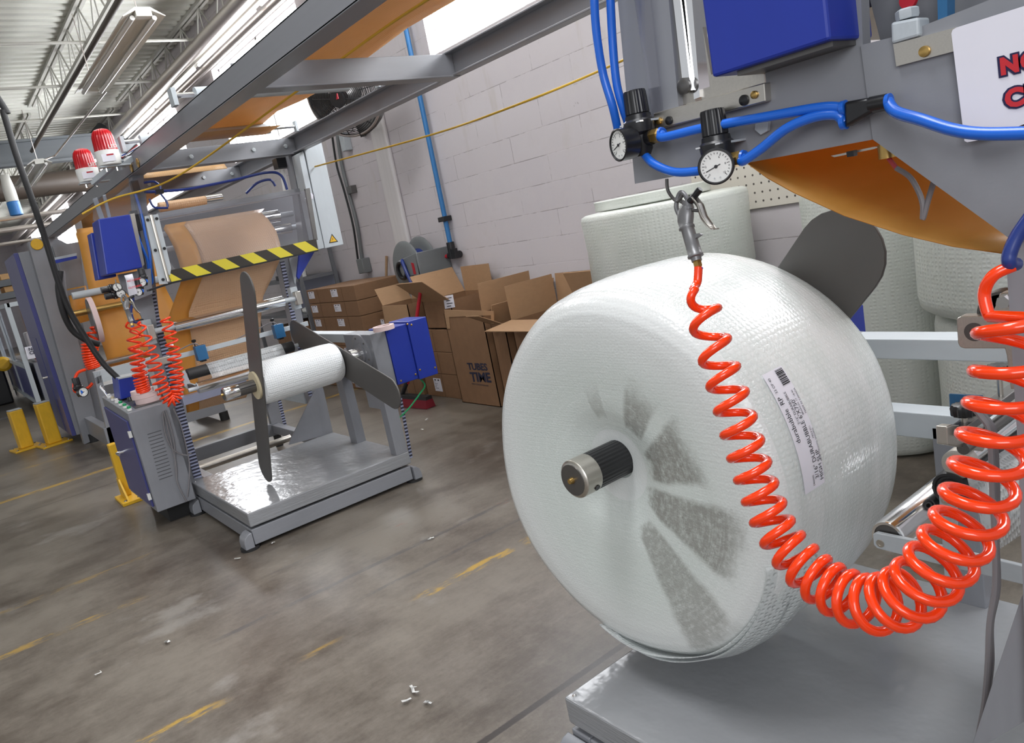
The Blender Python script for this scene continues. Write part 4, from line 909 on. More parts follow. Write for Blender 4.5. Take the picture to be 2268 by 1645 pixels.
# electrical enclosure on the wall side of the winder
t = thing('electrical_enclosure', 'tall pale grey enclosure with yellow warning triangle on the winder', 'cabinet', (2.4, 4.95, 1.45))
slabY([(661, 340), (672, 334), (719, 549), (705, 553)], 4.90, 0.12).build('side_strip', 'light_grey_paint', t, 0, bevel=0.003)
slabY([(674, 330), (712, 314), (761, 541), (720, 550)], 4.895, 0.14).build('cover', 'light_grey_paint', t, 0, bevel=0.003)
wt = MB().prism(YP(4.893, (735, 517.5), (749, 535), (729, 538.5)), (0, 0.002, 0)).build('warning_sign', 'outline_navy', t, 0)
wt.data.materials.clear(); wt.data.materials.append(MATS['text_black'])
MB().prism(YP(4.8915, (735.2, 521), (746, 533.8), (731.2, 536.4)), (0, 0.002, 0)).build('warning_field', 'safety_yellow', wt, 0)
m = MB(); c = PY((736.5, 530), 4.8905); m.prism([c + V((a, 0, b)) for a, b in ((-0.010, -0.010), (0.003, 0.0), (-0.003, 0.002), (0.011, 0.013), (0.002, 0.003), (0.007, 0.001))], (0, 0.001, 0)); m.build('warning_symbol', 'text_black', wt, 0)
MB().prism(YP(4.88, (676, 440), (684, 424), (694, 431), (694, 440)), (0, 0.008, 0)).build('paper_flap', 'white_paper', t, 0)
slabY([(664, 555), (702, 548), (662, 618), (658, 612)], 5.0, 0.02).build('lower_shroud', 'blue_paint', T2, 0)

# pull cords
tag(MB().tube(smooth_path([PY((965, -12), 2.2), PY((840, 70), 2.75), PY((640, 215), 3.6), PY((390, 392), 4.6), PY((250, 440), 4.85), PY((182, 474), 4.9)], 10), 0.0055, 8).build('pull_cord', 'rope_yellow'), 'yellow pull cord slanting under the gantry towards the red beacons', 'cord')
tag(MB().tube(smooth_path([PY((697.5, 369), 4.885), PY((950, 300), 3.5), PY((1150, 230), 2.55), PX((1352, 146), 2.42), PX((1560, 48), 2.42)], 12), 0.005, 8).build('pull_cord', 'rope_yellow'), 'yellow pull cord from the pale enclosure across the block wall', 'cord')

# beacons
def beacon(p, y, label, s=1.0):
    c = PY(p, y); t = thing('warning_beacon', label, 'beacon', c, 'red warning beacons')
    MB().lathe([(0, 0.05 * s), (0.004, 0.058 * s), (0.05 * s, 0.062 * s), (0.078 * s, 0.062 * s), (0.08 * s, 0.056 * s)], c, (0, 0, 1), 32).build('base', 'white_plastic', t)
    rib = []
    prof = [(0.078, 0.057), (0.15, 0.054), (0.175, 0.047), (0.190, 0.035), (0.197, 0.015), (0.198, 0.001)]
    rings = []
    for h_, r in prof:
        rings.append([c + V((math.cos(2 * PI * k / 96) * r * s * (1 + 0.03 * math.cos(24 * 2 * PI * k / 96)), math.sin(2 * PI * k / 96) * r * s * (1 + 0.03 * math.cos(24 * 2 * PI * k / 96)), h_ * s)) for k in range(96)])
    MB().loft(rings).build('lens', 'red_lens', t, 60)
    d = V((c.x, c.y, 0)).normalized(); sd = V((d.y, -d.x, 0))
    q = c - d * 0.064 * s
    MB().prism([q + sd * a * s + V((0, 0, b * s)) for a, b in ((-0.03, 0.015), (0.035, 0.015), (0.035, 0.055), (-0.03, 0.055))], d * 0.004).build('rating_label', 'white_paper', t, 0)
    MB().prism([q - d * 0.001 + sd * a * s + V((0, 0, b * s)) for a, b in ((-0.005, 0.045), (0.03, 0.045), (0.03, 0.053), (-0.005, 0.053))], d * 0.004).build('label_stripe', 'red_plastic', t, 0)
    MB().text('LED', q - d * 0.001 + sd * 0.015 * s + V((0, 0, 0.082 * s)), sd, (0, 0, 1), 0.026 * s, 0.0005, bold=0.0006).build('lens_print', 'white_plastic', t, 0)
    m = MB(); m.box(c + V((-0.06, -0.03, -0.008)), c + V((0.10, 0.03, -0.001))); m.build('bracket', 'light_grey_paint', t, 0)
    for a in (-0.025, 0.03): MB().cyl(c + V((a, 0, -0.03)), c + V((a, 0, -0.006)), 0.006, 8).build('bolt', 'chrome', t)
    return t
beacon((245, 367), 4.80, 'larger red beacon with white base, right of the pair on the gantry', 1.02)
beacon((200, 403), 5.05, 'smaller red beacon with white base, left of the pair on the gantry', 0.96)
m = MB(); m.bar(PY((205, 405), 5.02), PY((268, 352), 4.82), 0.03, 0.03); m.bar(PY((262, 372), 4.82), PY((292, 350), 4.9), 0.04, 0.03)
m.build('beacon_arm', 'light_grey_paint', t_gantry, bevel=0.002)
for k, (mt, dz) in enumerate((('dark_blue_hose', 0), ('white_plastic', 0.008), ('red_plastic', -0.008), ('black_plastic', 0.014))):
    tag(MB().tube(smooth_path([PY((270, 345 + k * 2), 4.82), PY((284, 338 - k), 4.86), PY((300, 330 - k * 3), 4.9), PY((306, 324 - k), 4.95)]), 0.004, 6).build('beacon_wire', mt),
        ('dark blue', 'white', 'red', 'black')[k] + ' loose wire end on the gantry beside the beacons', 'wire', 'loose wires by the beacons')
# ---------------------------------------------------------------- the near winder at the right edge
T1 = thing('winding_machine', 'grey and blue winder head at the right edge carrying two pressure gauges', 'machine', (1.3, 0.5, 0))
XH = 1.0
m = MB(); m.prism(XP(XH, (1367, -10), (1343, -200), (1462, -200), (1480, -10), (1505, 258), (1640, 225), (1700, 212), (1690, 120), (1670, -200), (1900, -200), (1911, 100), (1933, 309), (1406, 407)), (0.02, 0, 0))
m.build('head_plate', 'grey_paint', T1, 0)
m = MB(); m.prism(XP(XH - 0.004, (1906, 100), (1985, 80), (2268, -30), (2580, -150), (2580, 560), (2240, 531), (1933, 309)), (0.02, 0, 0)); m.build('taper_plate', 'grey_paint', T1, 0)
MB().prism(XP(XH - 0.012, (1405, -200), (1405, 0), (1449, 288), (1470, 283), (1440, 0), (1430, -200)), (0.004, 0, 0)).build('guard_panel', 'acrylic', T1, 0)
MB().prism(XP(XH + 0.012, (1462, -60), (1503, -60), (1540, 225), (1494, 237)), (0.03, 0, 0)).build('guide_channel', 'brushed_steel', T1, 0)
MB().prism(XP(XH + 0.004, (1484, -60), (1500, -60), (1530, 200), (1514, 204)), (0.03, 0, 0)).build('guide_rail', 'chrome', T1, 0)
MB().prism(XP(XH + 0.01, (1510, -60), (1528, -60), (1550, 215), (1537, 220)), (0.03, 0, 0)).build('slide_bar', 'chrome', T1, 0)
MB().prism(XP(XH + 0.015, (1556, 60), (1575, 165), (1690, 140), (1694, 185), (1556, 222), (1546, 200), (1572, 192)), (0.008, 0, 0)).build('carriage_plate', 'brushed_steel', T1, 0)
nb = MB().prism(XP(XH - 0.014, (1447, 251), (1693, 183), (1696, 225), (1451, 288)), (0.016, 0, 0)).build('clamp_bar', 'brushed_steel', T1, 0, bevel=0.0015)
for p, mt, r in (((1460, 268), 'brass', 0.0055), ((1482, 267), 'black_plastic', 0.0065), ((1648, 222), 'black_plastic', 0.0075), ((1671, 210), 'brass', 0.0055)):
    MB().lathe([(0, r), (0.002, r), (0.0035, r * 0.5)], PX(p, XH - 0.0145), (-1, 0, 0), 18).build('screw', mt, nb)
MB().lathe([(0, 0.012), (0.006, 0.012), (0.008, 0.008)], PX((1518, 190), XH + 0.004), (-1, 0, 0), 24).build('bolt', 'dark_steel', T1)
# blue housing
c0 = PX((1577, 171), 0.93); c1 = PX((1838, 90), 0.93); topz = 2.05
fl = PX((1549, 0), 0.93)
MB().box((0.93, c1.y, c1.z * 0.5 + c0.z * 0.5), (1.035, c0.y, topz)).build('housing', 'blue_paint', T1, 0, bevel=0.004)
MB().box((0.945, c1.y + 0.005, c1.z * 0.5 + c0.z * 0.5 - 0.006), (1.03, c0.y - 0.03, c1.z * 0.5 + c0.z * 0.5)).build('housing_floor', 'dark_steel', T1, 0)
MB().prism(XP(XH - 0.010, (1978, 98), (2119, 60), (2119, 112), (1985, 147)), (0.008, 0, 0)).build('clamp_bar', 'brushed_steel', T1, 0)
MB().prism(XP(XH + 0.045, (1850, -300), (2420, -300), (2420, 40), (1960, 130)), (0.01, 0, 0)).build('head_back_plate', 'dark_grey_paint', T1, 0)
MB().box((1.07, 0.30, 1.62), (2.0, 0.70, 2.08)).build('head_shade_box', 'grey_paint', T1, 0)  # unseen box added inside the head to keep light off the drooping film
MB().lathe([(0, 0.0065), (0.003, 0.006), (0.004, 0.002)], PX((2048, 114), XH - 0.0105), (-1, 0, 0), 18).build('screw', 'brass', T1)
# cover box and bolt behind the blue housing, dark window above the strip
MB().prism(XP(XH - 0.012, (1974, 98), (1972, 50), (2034, 38), (2036, 80)), (0.03, 0, 0)).build('bearing_cap', 'light_grey_paint', T1, 0, bevel=0.003)
MB().lathe([(0, 0.012), (0.003, 0.013), (0.010, 0.013), (0.012, 0.010)], PX((2010, 42), XH + 0.002), (0, 0, 1), 6).build('bolt', 'light_grey_paint', T1)
MB().prism(XP(XH + 0.03, (1990, -150), (2080, -150), (2085, 90), (2000, 110)), (0.01, 0, 0)).build('recess_plate', 'dark_grey_paint', T1, 0)
MB().prism(XP(XH + 0.0, (2072, -150), (2098, -150), (2098, 70), (2078, 74)), (0.02, 0, 0)).build('teal_strap', 'sensor_blue', T1, 0)
MB().lathe([(0, 0.011), (0.004, 0.010)], PX((2013, 0), XH + 0.02), (-1, 0, 0), 16).build('red_cap', 'red_plastic', T1)
for p, s in (((1692, 278), 1.0),):
    MB().lathe([(0, 0.012), (0.006, 0.012)], PX(p, XH - 0.001), (-1, 0, 0), 6).build('bolt', 'light_grey_paint', T1)
MB().prism(XP(XH + 0.05, (1840, 345), (1935, 325), (1948, 325), (1935, 330), (1848, 348)), (0.01, 0, 0)).build('knife_bar', 'brushed_steel', T1, 0)
MB().prism(XP(XH + 0.04, (1874, 336), (1890, 333), (1891, 346), (1876, 348)), (0.01, 0, 0)).build('knife_block', 'black_plastic', T1, 0)
MB().cyl(PX((1963, 318), XH + 0.03), PX((1966, 350), XH + 0.03), 0.011, 16).build('sensor_barrel', 'brass', T1)
MB().tube(smooth_path(XP(XH + 0.03, (1968, 350), (1985, 372))), 0.003, 6).build('sensor_lead', 'red_plastic', T1)
MB().tube(smooth_path(XP(XH + 0.03, (1985, 372), (2015, 392), (2035, 425), (2044, 455), (2044, 484), (2055, 445), (2068, 403))), 0.0035, 6).build('sensor_cable', 'cable_grey', T1)
# posts and plates below the head
slabX([(2240, 520), (2330, 540), (2420, 1645), (2420, 2300), (2300, 2300), (2255, 1000), (2230, 600)], XH + 0.0, 0.08).build('post', 'grey_paint', T1, 0)
MB().prism(XP(1.012, (2262, 1322), (2310, 1250), (2330, 1560), (2165, 1660), (2150, 1690), (2140, 1690)), (0.012, 0, 0)).build('gusset', 'grey_paint', T1, 0)
slabX([(2262, 1322), (2330, 1240), (2340, 1480), (2260, 1560), (2165, 1662), (2152, 1652)], 1.03, 0.014).build('gusset', 'grey_paint', T1, 0)
# nip roller bracket
xb = 1.16
bk = MB().prism(XP(xb, (2118, 708), (2121, 704), (2127, 701), (2196, 700), (2214, 650), (2241, 647), (2252, 700), (2258, 860), (2238, 862), (2229, 787), (2225, 772), (2136, 772), (2126, 769), (2121, 760)), (0.022, 0, 0)).build('nip_bracket', 'brushed_steel', T1, 0, bevel=0.0015)
MB().lathe([(0, 0.0135), (0.001, 0.0135), (0.001, 0.006), (-0.004, 0.0055)], PX((2158, 735), xb), (-1, 0, 0), 28).build('socket_screw', 'dark_steel', bk)
q = PX((2218, 695), xb + 0.02); MB().lathe([(0, 0.02), (0.0, 0.032), (0.02, 0.034), (0.02, 0.02)], q, (1, 0, 0), 32).build('bearing', 'dark_steel', T1)
MB().cyl(q, q + V((0.8, 0, 0)), 0.028, 28).build('nip_roller', 'chrome', T1)
MB().lathe([(0, 0.009), (0.014, 0.009)], PX((2126, 668), xb - 0.002) + V((0, -0.06, 0)), (-1, 0, 0), 6).build('bolt', 'chrome', T1)
# lower rail with edge sensor and knobs
ya = 0.60
r0 = PY((2120, 955), ya); r0 = V((PY((2118, 950), ya).x, ya, r0.z))
MB().bar(r0, r0 + V((0.75, 0, 0)), 0.026, 0.016).build('sensor_rail', 'dark_steel', T1, bevel=0.002)
MB().cyl(r0 + V((0.02, 0, -0.04)), r0 + V((0.55, 0, -0.04)), 0.011, 16).build('threaded_rod', 'dark_steel', T1)
sb = PY((2150, 905), 0.60); sb = MB().prism([PY(p, 0.615) for p in ((2138, 873), (2180, 875), (2181, 925), (2141, 925))], (0, 0.03, 0)).build('edge_sensor', 'sensor_blue', T1, 0, bevel=0.003)
MB().prism([PY(p, 0.6145) for p in ((2141, 882), (2177, 884), (2178, 921), (2144, 921))], (0, -0.001, 0)).build('sensor_label', 'cream', sb, 0)
m = MB()
for k in range(4): m.prism([PY(p, 0.613) for p in ((2145, 887 + 5 * k), (2173 - 6 * (k % 2), 888 + 5 * k), (2173 - 6 * (k % 2), 889 + 5 * k), (2145, 888 + 5 * k))], (0, -0.0005, 0))
m.build('sensor_print', 'text_black', sb, 0)
for p in ((2136, 935), (2214, 845)):
    c = PY(p, 0.60); m = MB(); m.cyl(c - V((0, 0, 0.03)), c + V((0, 0, 0.02)), 0.0055, 10); m.build('knob_stem', 'brushed_steel', T1)
    rings = []
    for h_, r in ((0.012, 0.014), (0.014, 0.019), (0.028, 0.0205), (0.034, 0.018), (0.036, 0.008)):
        rings.append([c + V((math.cos(2 * PI * k / 48) * r * (1 + 0.07 * math.cos(12 * PI * k / 24 * 0.5 * 2)), math.sin(2 * PI * k / 48) * r * (1 + 0.07 * math.cos(12 * PI * k / 24)), h_)) for k in range(48)])
    MB().loft(rings).build('knob', 'black_plastic', T1, 40)
MB().prism([PY(p, 0.60) for p in ((2098, 945), (2110, 940), (2190, 945), (2190, 975), (2178, 1000), (2100, 985))], (0, 0.02, 0)).build('clamp_block', 'brushed_steel', T1, 0, bevel=0.002)
c = V((1.255, 0.64, PY((2119, 1029), 0.64).z)); c = PY((2119, 1029), 0.645)
MB().lathe([(0, 0.024), (0.001, 0.0285), (0.03, 0.0285)], c, (1, 0, 0), 36).build('roller_end', 'brushed_steel', T1)
MB().cyl(c + V((0.03, 0, 0)), c + V((0.60, 0, 0)), 0.020, 24).build('guide_roller', 'chrome', T1)
c = PY((2104, 1085), 0.66)
MB().lathe([(0, 0.012), (0, 0.020), (0.004, 0.022), (0.004, 0.027), (0.0, 0.029), (0.0, 0.034), (0.012, 0.036), (0.6, 0.036)], c, (1, 0, 0), 36, False).build('rubber_roller', 'black_rubber', T1)
c2 = PY((1966, 1190), 0.715)
MB().lathe([(0.004, 0.012), (0.004, 0.024), (0.0, 0.026), (0.0, 0.031), (0.004, 0.033), (0.62, 0.033)], c2, (1, 0, 0), 40, False).build('wrap_roller', 'chrome', T1)
MB().lathe([(0.002, 0.010), (0.002, 0.0255), (0.03, 0.0255)], c2, (1, 0, 0), 36).build('bearing', 'dark_steel', T1)
xa = c2.x - 0.012
MB().prism(XP(xa, (1933, 1183), (1940, 1180), (2070, 1207), (2290, 1260), (2290, 1300), (2060, 1245), (1942, 1214), (1935, 1206)), (0.010, 0, 0)).build('swing_arm', 'light_grey_paint', T1, 0, bevel=0.0015)
MB().prism(XP(xa - 0.011, (2078, 1085), (2086, 1080), (2108, 1080), (2117, 1088), (2118, 1310), (2112, 1316), (2094, 1312)), (0.010, 0, 0)).build('swing_link', 'light_grey_paint', T1, 0, bevel=0.0015)
for p, x in (((1950, 1203), xa), ((2094, 1107), xa - 0.011), ((2098, 1172), xa - 0.011)):
    MB().lathe([(0, 0.008), (0.002, 0.0075), (0.002, 0.004), (0.001, 0.0035)], PX(p, x), (-1, 0, 0), 20).build('socket_screw', 'brushed_steel', T1)
# clear film passing the rubber roller
rows = [[PY(p, y).lerp(PY(q, y), j / 5) for j in range(6)] for p, q, y in (((2140, 1050), (2330, 930), 0.62), ((2150, 1085), (2340, 985), 0.585), ((2172, 1150), (2350, 1060), 0.57), ((2188, 1232), (2360, 1120), 0.56))]
tag(MB().sheet(rows).build('film_web', 'clear_bubble', smooth=60, solid=0.0015), 'clear bubble film hanging at the right edge behind the orange coil', 'film')
# drooping kraft film under the head
specs = [((1655, 362), 0.79), ((1700, 394), 0.745), ((1760, 427), 0.70), ((1870, 477), 0.62), ((2000, 519), 0.53), ((2110, 545), 0.46), ((2232, 562), 0.395)]
rows = []
for p, yy in specs:
    a = PX(p, 1.075); rows.append([a + V((0.9 * j / 10, 0, 0.01 * math.sin(PI * j / 10))) for j in range(11)])
pre = []
a0 = rows[0][0]
for dy, dz in ((-0.30, 0.03), (-0.2, 0.035), (-0.1, 0.03), (-0.03, 0.015)): pre.append([a0 + V((0.9 * j / 10, dy, dz)) for j in range(11)])
tag(MB().sheet(pre + rows).build('film_web', 'kraft_film', smooth=60, solid=0.002), 'brown orange film drooping below the near winder head', 'film')

for k, dx in enumerate((0.0, 9.0)):
    tag(MB().tube(smooth_path(XP(1.045 + 0.012 * k, (2158 + dx, 905), (2172 + dx, 922), (2190 + dx, 950), (2196 + dx, 1010), (2199 + dx, 1100), (2204 + dx * 0.3, 1200), (2204 + dx * 0.6, 1300), (2192 + dx * 0.3, 1380), (2188 + dx * 0.8, 1470), (2180 + dx * 0.3, 1560), (2166 + dx * 0.6, 1640), (2160, 1720))), 0.0042, 8).build('sensor_cable', 'cable_grey'),
        ('left', 'right')[k] + ' one of two grey cables hanging below the blue edge sensor', 'cable', 'grey cables at the right edge')
# safety sign
t = thing('safety_sign', 'white paper sign with red letters at the right edge of the near winder', 'sign', PX((2200, 200), XH - 0.014))
xs = XH - 0.0145
sg = [PX(p, xs) for p in ((2107, 74), (2110, 66), (2118, 61), (2540, -73), (2540, 170), (2300, 262), (2190, 306), (2142, 315), (2136, 312))]
sh = MB().prism(sg, (0.0015, 0, 0)).build('paper', 'white_paper', t, 0)
ydir = (PX((2110, 65), xs) - PX((2136, 312), xs)).normalized(); xdir = (PX((2268, 20), xs) - PX((2110, 66), xs)).normalized()
for s, p, hh in (('NO LOOSE', (2217, 165), (2206, 120)), ('CLOTHING', (2228, 238), (2212, 190))):
    o = PX(p, xs - 0.0008); hgt = (PX(hh, xs) - PX(p, xs)).length / 0.72 * 0.74
    MB().text(s, o - xdir * 0.0006, xdir, ydir, hgt, 0.0003, bold=0.0034, spacing=1.15).build('lettering_outline', 'outline_navy', t, 0)
    MB().text(s, o + V((-0.0006, 0, 0)), xdir, ydir, hgt, 0.0003, bold=0.0014, spacing=1.15).build('lettering', 'text_red', t, 0)

# ---------------------------------------------------------------- regulators with gauges
def regulator(c, gdir, label, s=1.0, group=None, knob_up=(0, 0, 1), arm=(0, -1, 0), gl=0.036):
    """c: centre of the body"""
    c = V(c); up = V(knob_up).normalized(); g = V(gdir).normalized(); ar = V(arm).normalized()
    t = thing('air_regulator', label, 'pressure regulator', c - up * 0.03 * s, group)
    MB().lathe([(-0.034 * s, 0.010 * s), (-0.026 * s, 0.014 * s), (-0.006 * s, 0.015 * s), (-0.002 * s, 0.021 * s), (0.010 * s, 0.0225 * s), (0.013 * s, 0.0225 * s), (0.016 * s, 0.019 * s), (0.022 * s, 0.018 * s), (0.024 * s, 0.0145 * s)], c, up, 28).build('body', 'black_plastic', t)
    MB().lathe([(0.0105 * s, 0.027 * s), (0.0125 * s, 0.027 * s)], c, up, 4).build('mounting_ring', 'chrome', t)
    rings = []
    uu = up.orthogonal().normalized(); ww = up.cross(uu)
    for h_, r in ((0.022, 0.0145), (0.024, 0.0165), (0.052, 0.0155), (0.055, 0.0145), (0.056, 0.010)):
        rings.append([c + up * h_ * s + (uu * math.cos(2 * PI * k / 64) + ww * math.sin(2 * PI * k / 64)) * r * s * (1 + 0.025 * (1 if k % 4 < 2 else -1)) for k in range(64)])
    MB().loft(rings).build('knob', 'black_plastic', t, 30)
    gc = c - up * 0.014 * s + g * gl * s
    MB().cyl(c - up * 0.014 * s, gc, 0.007 * s, 14).build('stem', 'black_plastic', t)
    gp = MB().lathe([(-0.022 * s, 0.012 * s), (-0.020 * s, 0.0215 * s), (0.0, 0.0225 * s), (0.004 * s, 0.0225 * s), (0.005 * s, 0.0205 * s), (0.002 * s, 0.0195 * s), (0.001 * s, 0.0005)], gc, g, 40).build('gauge', 'black_plastic', t)
    fx = V((0, 0, 1)).cross(g).normalized(); fz = g.cross(fx); fc = gc + g * 0.0018 * s
    MB().lathe([(0, 0.0193 * s), (0.0006 * s, 0.0193 * s)], fc, g, 40).build('dial_face', 'white_plastic', gp, 0)
    m = MB(); f0 = fc + g * 0.001 * s
    for k in range(21):
        a = math.radians(225 - 270 * k / 20); d = fx * math.cos(a) + fz * math.sin(a); L = 0.0035 if k % 4 == 0 else 0.002
        m.bar(f0 + d * (0.0172 - L) * s, f0 + d * 0.0172 * s, 0.0006 * s, 0.0003 * s, g)
    for k, s_ in enumerate(('0', '2', '4', '6', '8', '10')):
        a = math.radians(225 - 54 * k); d = fx * math.cos(a) + fz * math.sin(a); m.text(s_, f0 + d * 0.0122 * s - fx * 0.0012 * s - fz * 0.0012 * s, fx, fz, 0.0036 * s, 0)
    m.build('dial_print', 'text_black', gp, 0)
    a = math.radians(200); d = fx * math.cos(a) + fz * math.sin(a); n_ = MB(); f1 = f0 + g * 0.0008 * s
    n_.bar(f1 - d * 0.006 * s, f1 + d * 0.0135 * s, 0.0011 * s, 0.0005 * s, g); n_.lathe([(0, 0.0022 * s), (0.001 * s, 0.0018 * s)], f1, g, 14); n_.build('needle', 'text_black', gp, 0)
    m = MB()
    for q in (-0.0035, 0.0035): m.lathe([(0, 0.0012 * s), (0.0006 * s, 0.001 * s)], f0 + fx * q * s - fz * 0.014 * s, g, 10)
    m.build('dial_screws', 'chrome', gp)
    MB().lathe([(0.012 * s, 0.0105 * s), (0.020 * s, 0.0105 * s)], c - up * 0.012 * s, ar, 20).build('port', 'black_plastic', t)
    MB().lathe([(0.020 * s, 0.009 * s), (0.022 * s, 0.0098 * s), (0.033 * s, 0.0098 * s), (0.035 * s, 0.008 * s)], c - up * 0.012 * s, ar, 6).build('fitting', 'brass', t)
    MB().lathe([(0.035 * s, 0.0065 * s), (0.037 * s, 0.010 * s), (0.040 * s, 0.009 * s)], c - up * 0.012 * s, ar, 20).build('collet', 'blue_hose', t)
    return c - up * 0.012 * s + ar * 0.038 * s
RS = 1.13
xr = 0.965
p1 = PX((1418, 290), xr); p2 = PX((1590, 340), xr)
h1 = regulator(p1, (-0.97, 0.24, 0.0), 'black pressure regulator with oblique gauge, farther of two on the near winder', RS)
h2 = regulator(p2, (-0.86, -0.50, -0.05), 'black pressure regulator with gauge facing the camera, nearer of two', RS)
for c in (p1, p2):
    MB().box((c.x + 0.0, c.y - 0.026, c.z + 0.011), (XH + 0.0, c.y + 0.026, c.z + 0.014)).build('regulator_bracket', 'light_grey_paint', T1, 0)
yc = PX((1908, 243), 0.975)
t = thing('hose_splitter', 'black y splitter joining three blue hoses on the near winder', 'hose fitting', yc)
m = MB(); m.prism([yc + V((a, b, c_)) for a, b, c_ in ((-0.008, 0.018, 0.014), (-0.008, -0.014, 0.012), (-0.008, -0.018, -0.006), (-0.008, 0.020, -0.018))], (0.018, 0, 0)); m.build('body', 'black_plastic', t, bevel=0.004)
MB().cyl(yc + V((0, -0.012, 0.003)), yc + V((0, -0.032, 0.002)), 0.010, 18).build('outlet', 'black_plastic', t)
for a in ((0, 0.022, 0.007), (0, 0.024, -0.010), (0, -0.034, 0.002)): MB().lathe([(-0.003, 0.0095), (0.003, 0.0095)], yc + V(a), (0, 1, 0), 18).build('collet', 'blue_hose', t)
HR = 0.0068
def hose(name, pts, r, mat, label, n=10): return tag(MB().tube(smooth_path(pts, n), r, 12).build(name, mat), label, 'hose')
hose('air_hose', [h1, PX((1470, 304), 0.955), PX((1560, 283), 0.962), PX((1700, 258), 0.968), PX((1820, 238), 0.972), yc + V((0, 0.022, 0.007))], HR, 'blue_hose', 'upper blue air hose from the farther gauge to the black splitter')
hose('air_hose', [h2, PX((1645, 357), 0.955), PX((1685, 330), 0.958), PX((1740, 286), 0.962), PX((1800, 260), 0.968), PX((1850, 254), 0.972), yc + V((0, 0.024, -0.010))], HR, 'blue_hose', 'lower blue air hose from the nearer gauge to the black splitter')
hose('air_hose', [yc + V((0, -0.033, 0.002)), PX((1985, 248), 0.965), PX((2040, 265), 0.955), PX((2110, 287), 0.948), PX((2180, 296), 0.945), PX((2300, 294), 0.945)], HR * 1.05, 'blue_hose', 'blue air hose curving from the splitter over the white sign')
hose('air_hose', [PX((1300, -330), 0.95), PX((1314, -60), 0.94), PX((1320, 60), 0.94), PX((1335, 160), 0.945), PX((1358, 240), 0.95), PX((1372, 305), 0.965)], HR, 'blue_hose', 'left one of two blue hoses hanging from the top edge')
hose('air_hose', [PX((1342, -330), 0.97), PX((1350, -60), 0.96), PX((1356, 80), 0.96), PX((1365, 180), 0.96), PX((1380, 240), 0.965), PX((1392, 275), 0.975)], HR, 'blue_hose', 'right one of two blue hoses hanging from the top edge')
hose('air_hose', [p1 + V((-0.004, -0.004, -0.034)), PX((1425, 338), 0.965), PX((1447, 362), 0.955), PX((1490, 380), 0.952), PX((1535, 380), 0.955), PX((1580, 372), 0.962)], HR, 'blue_hose', 'blue air hose sagging between the two pressure gauges')
hose('air_hose', [PX((2290, 470), 0.94), PX((2255, 520), 0.935), PX((2237, 560), 0.93), PX((2236, 582), 0.93), PX((2250, 585), 0.945)], HR * 1.1, 'dark_blue_hose', 'dark blue hose loop above the orange coil at the right edge')

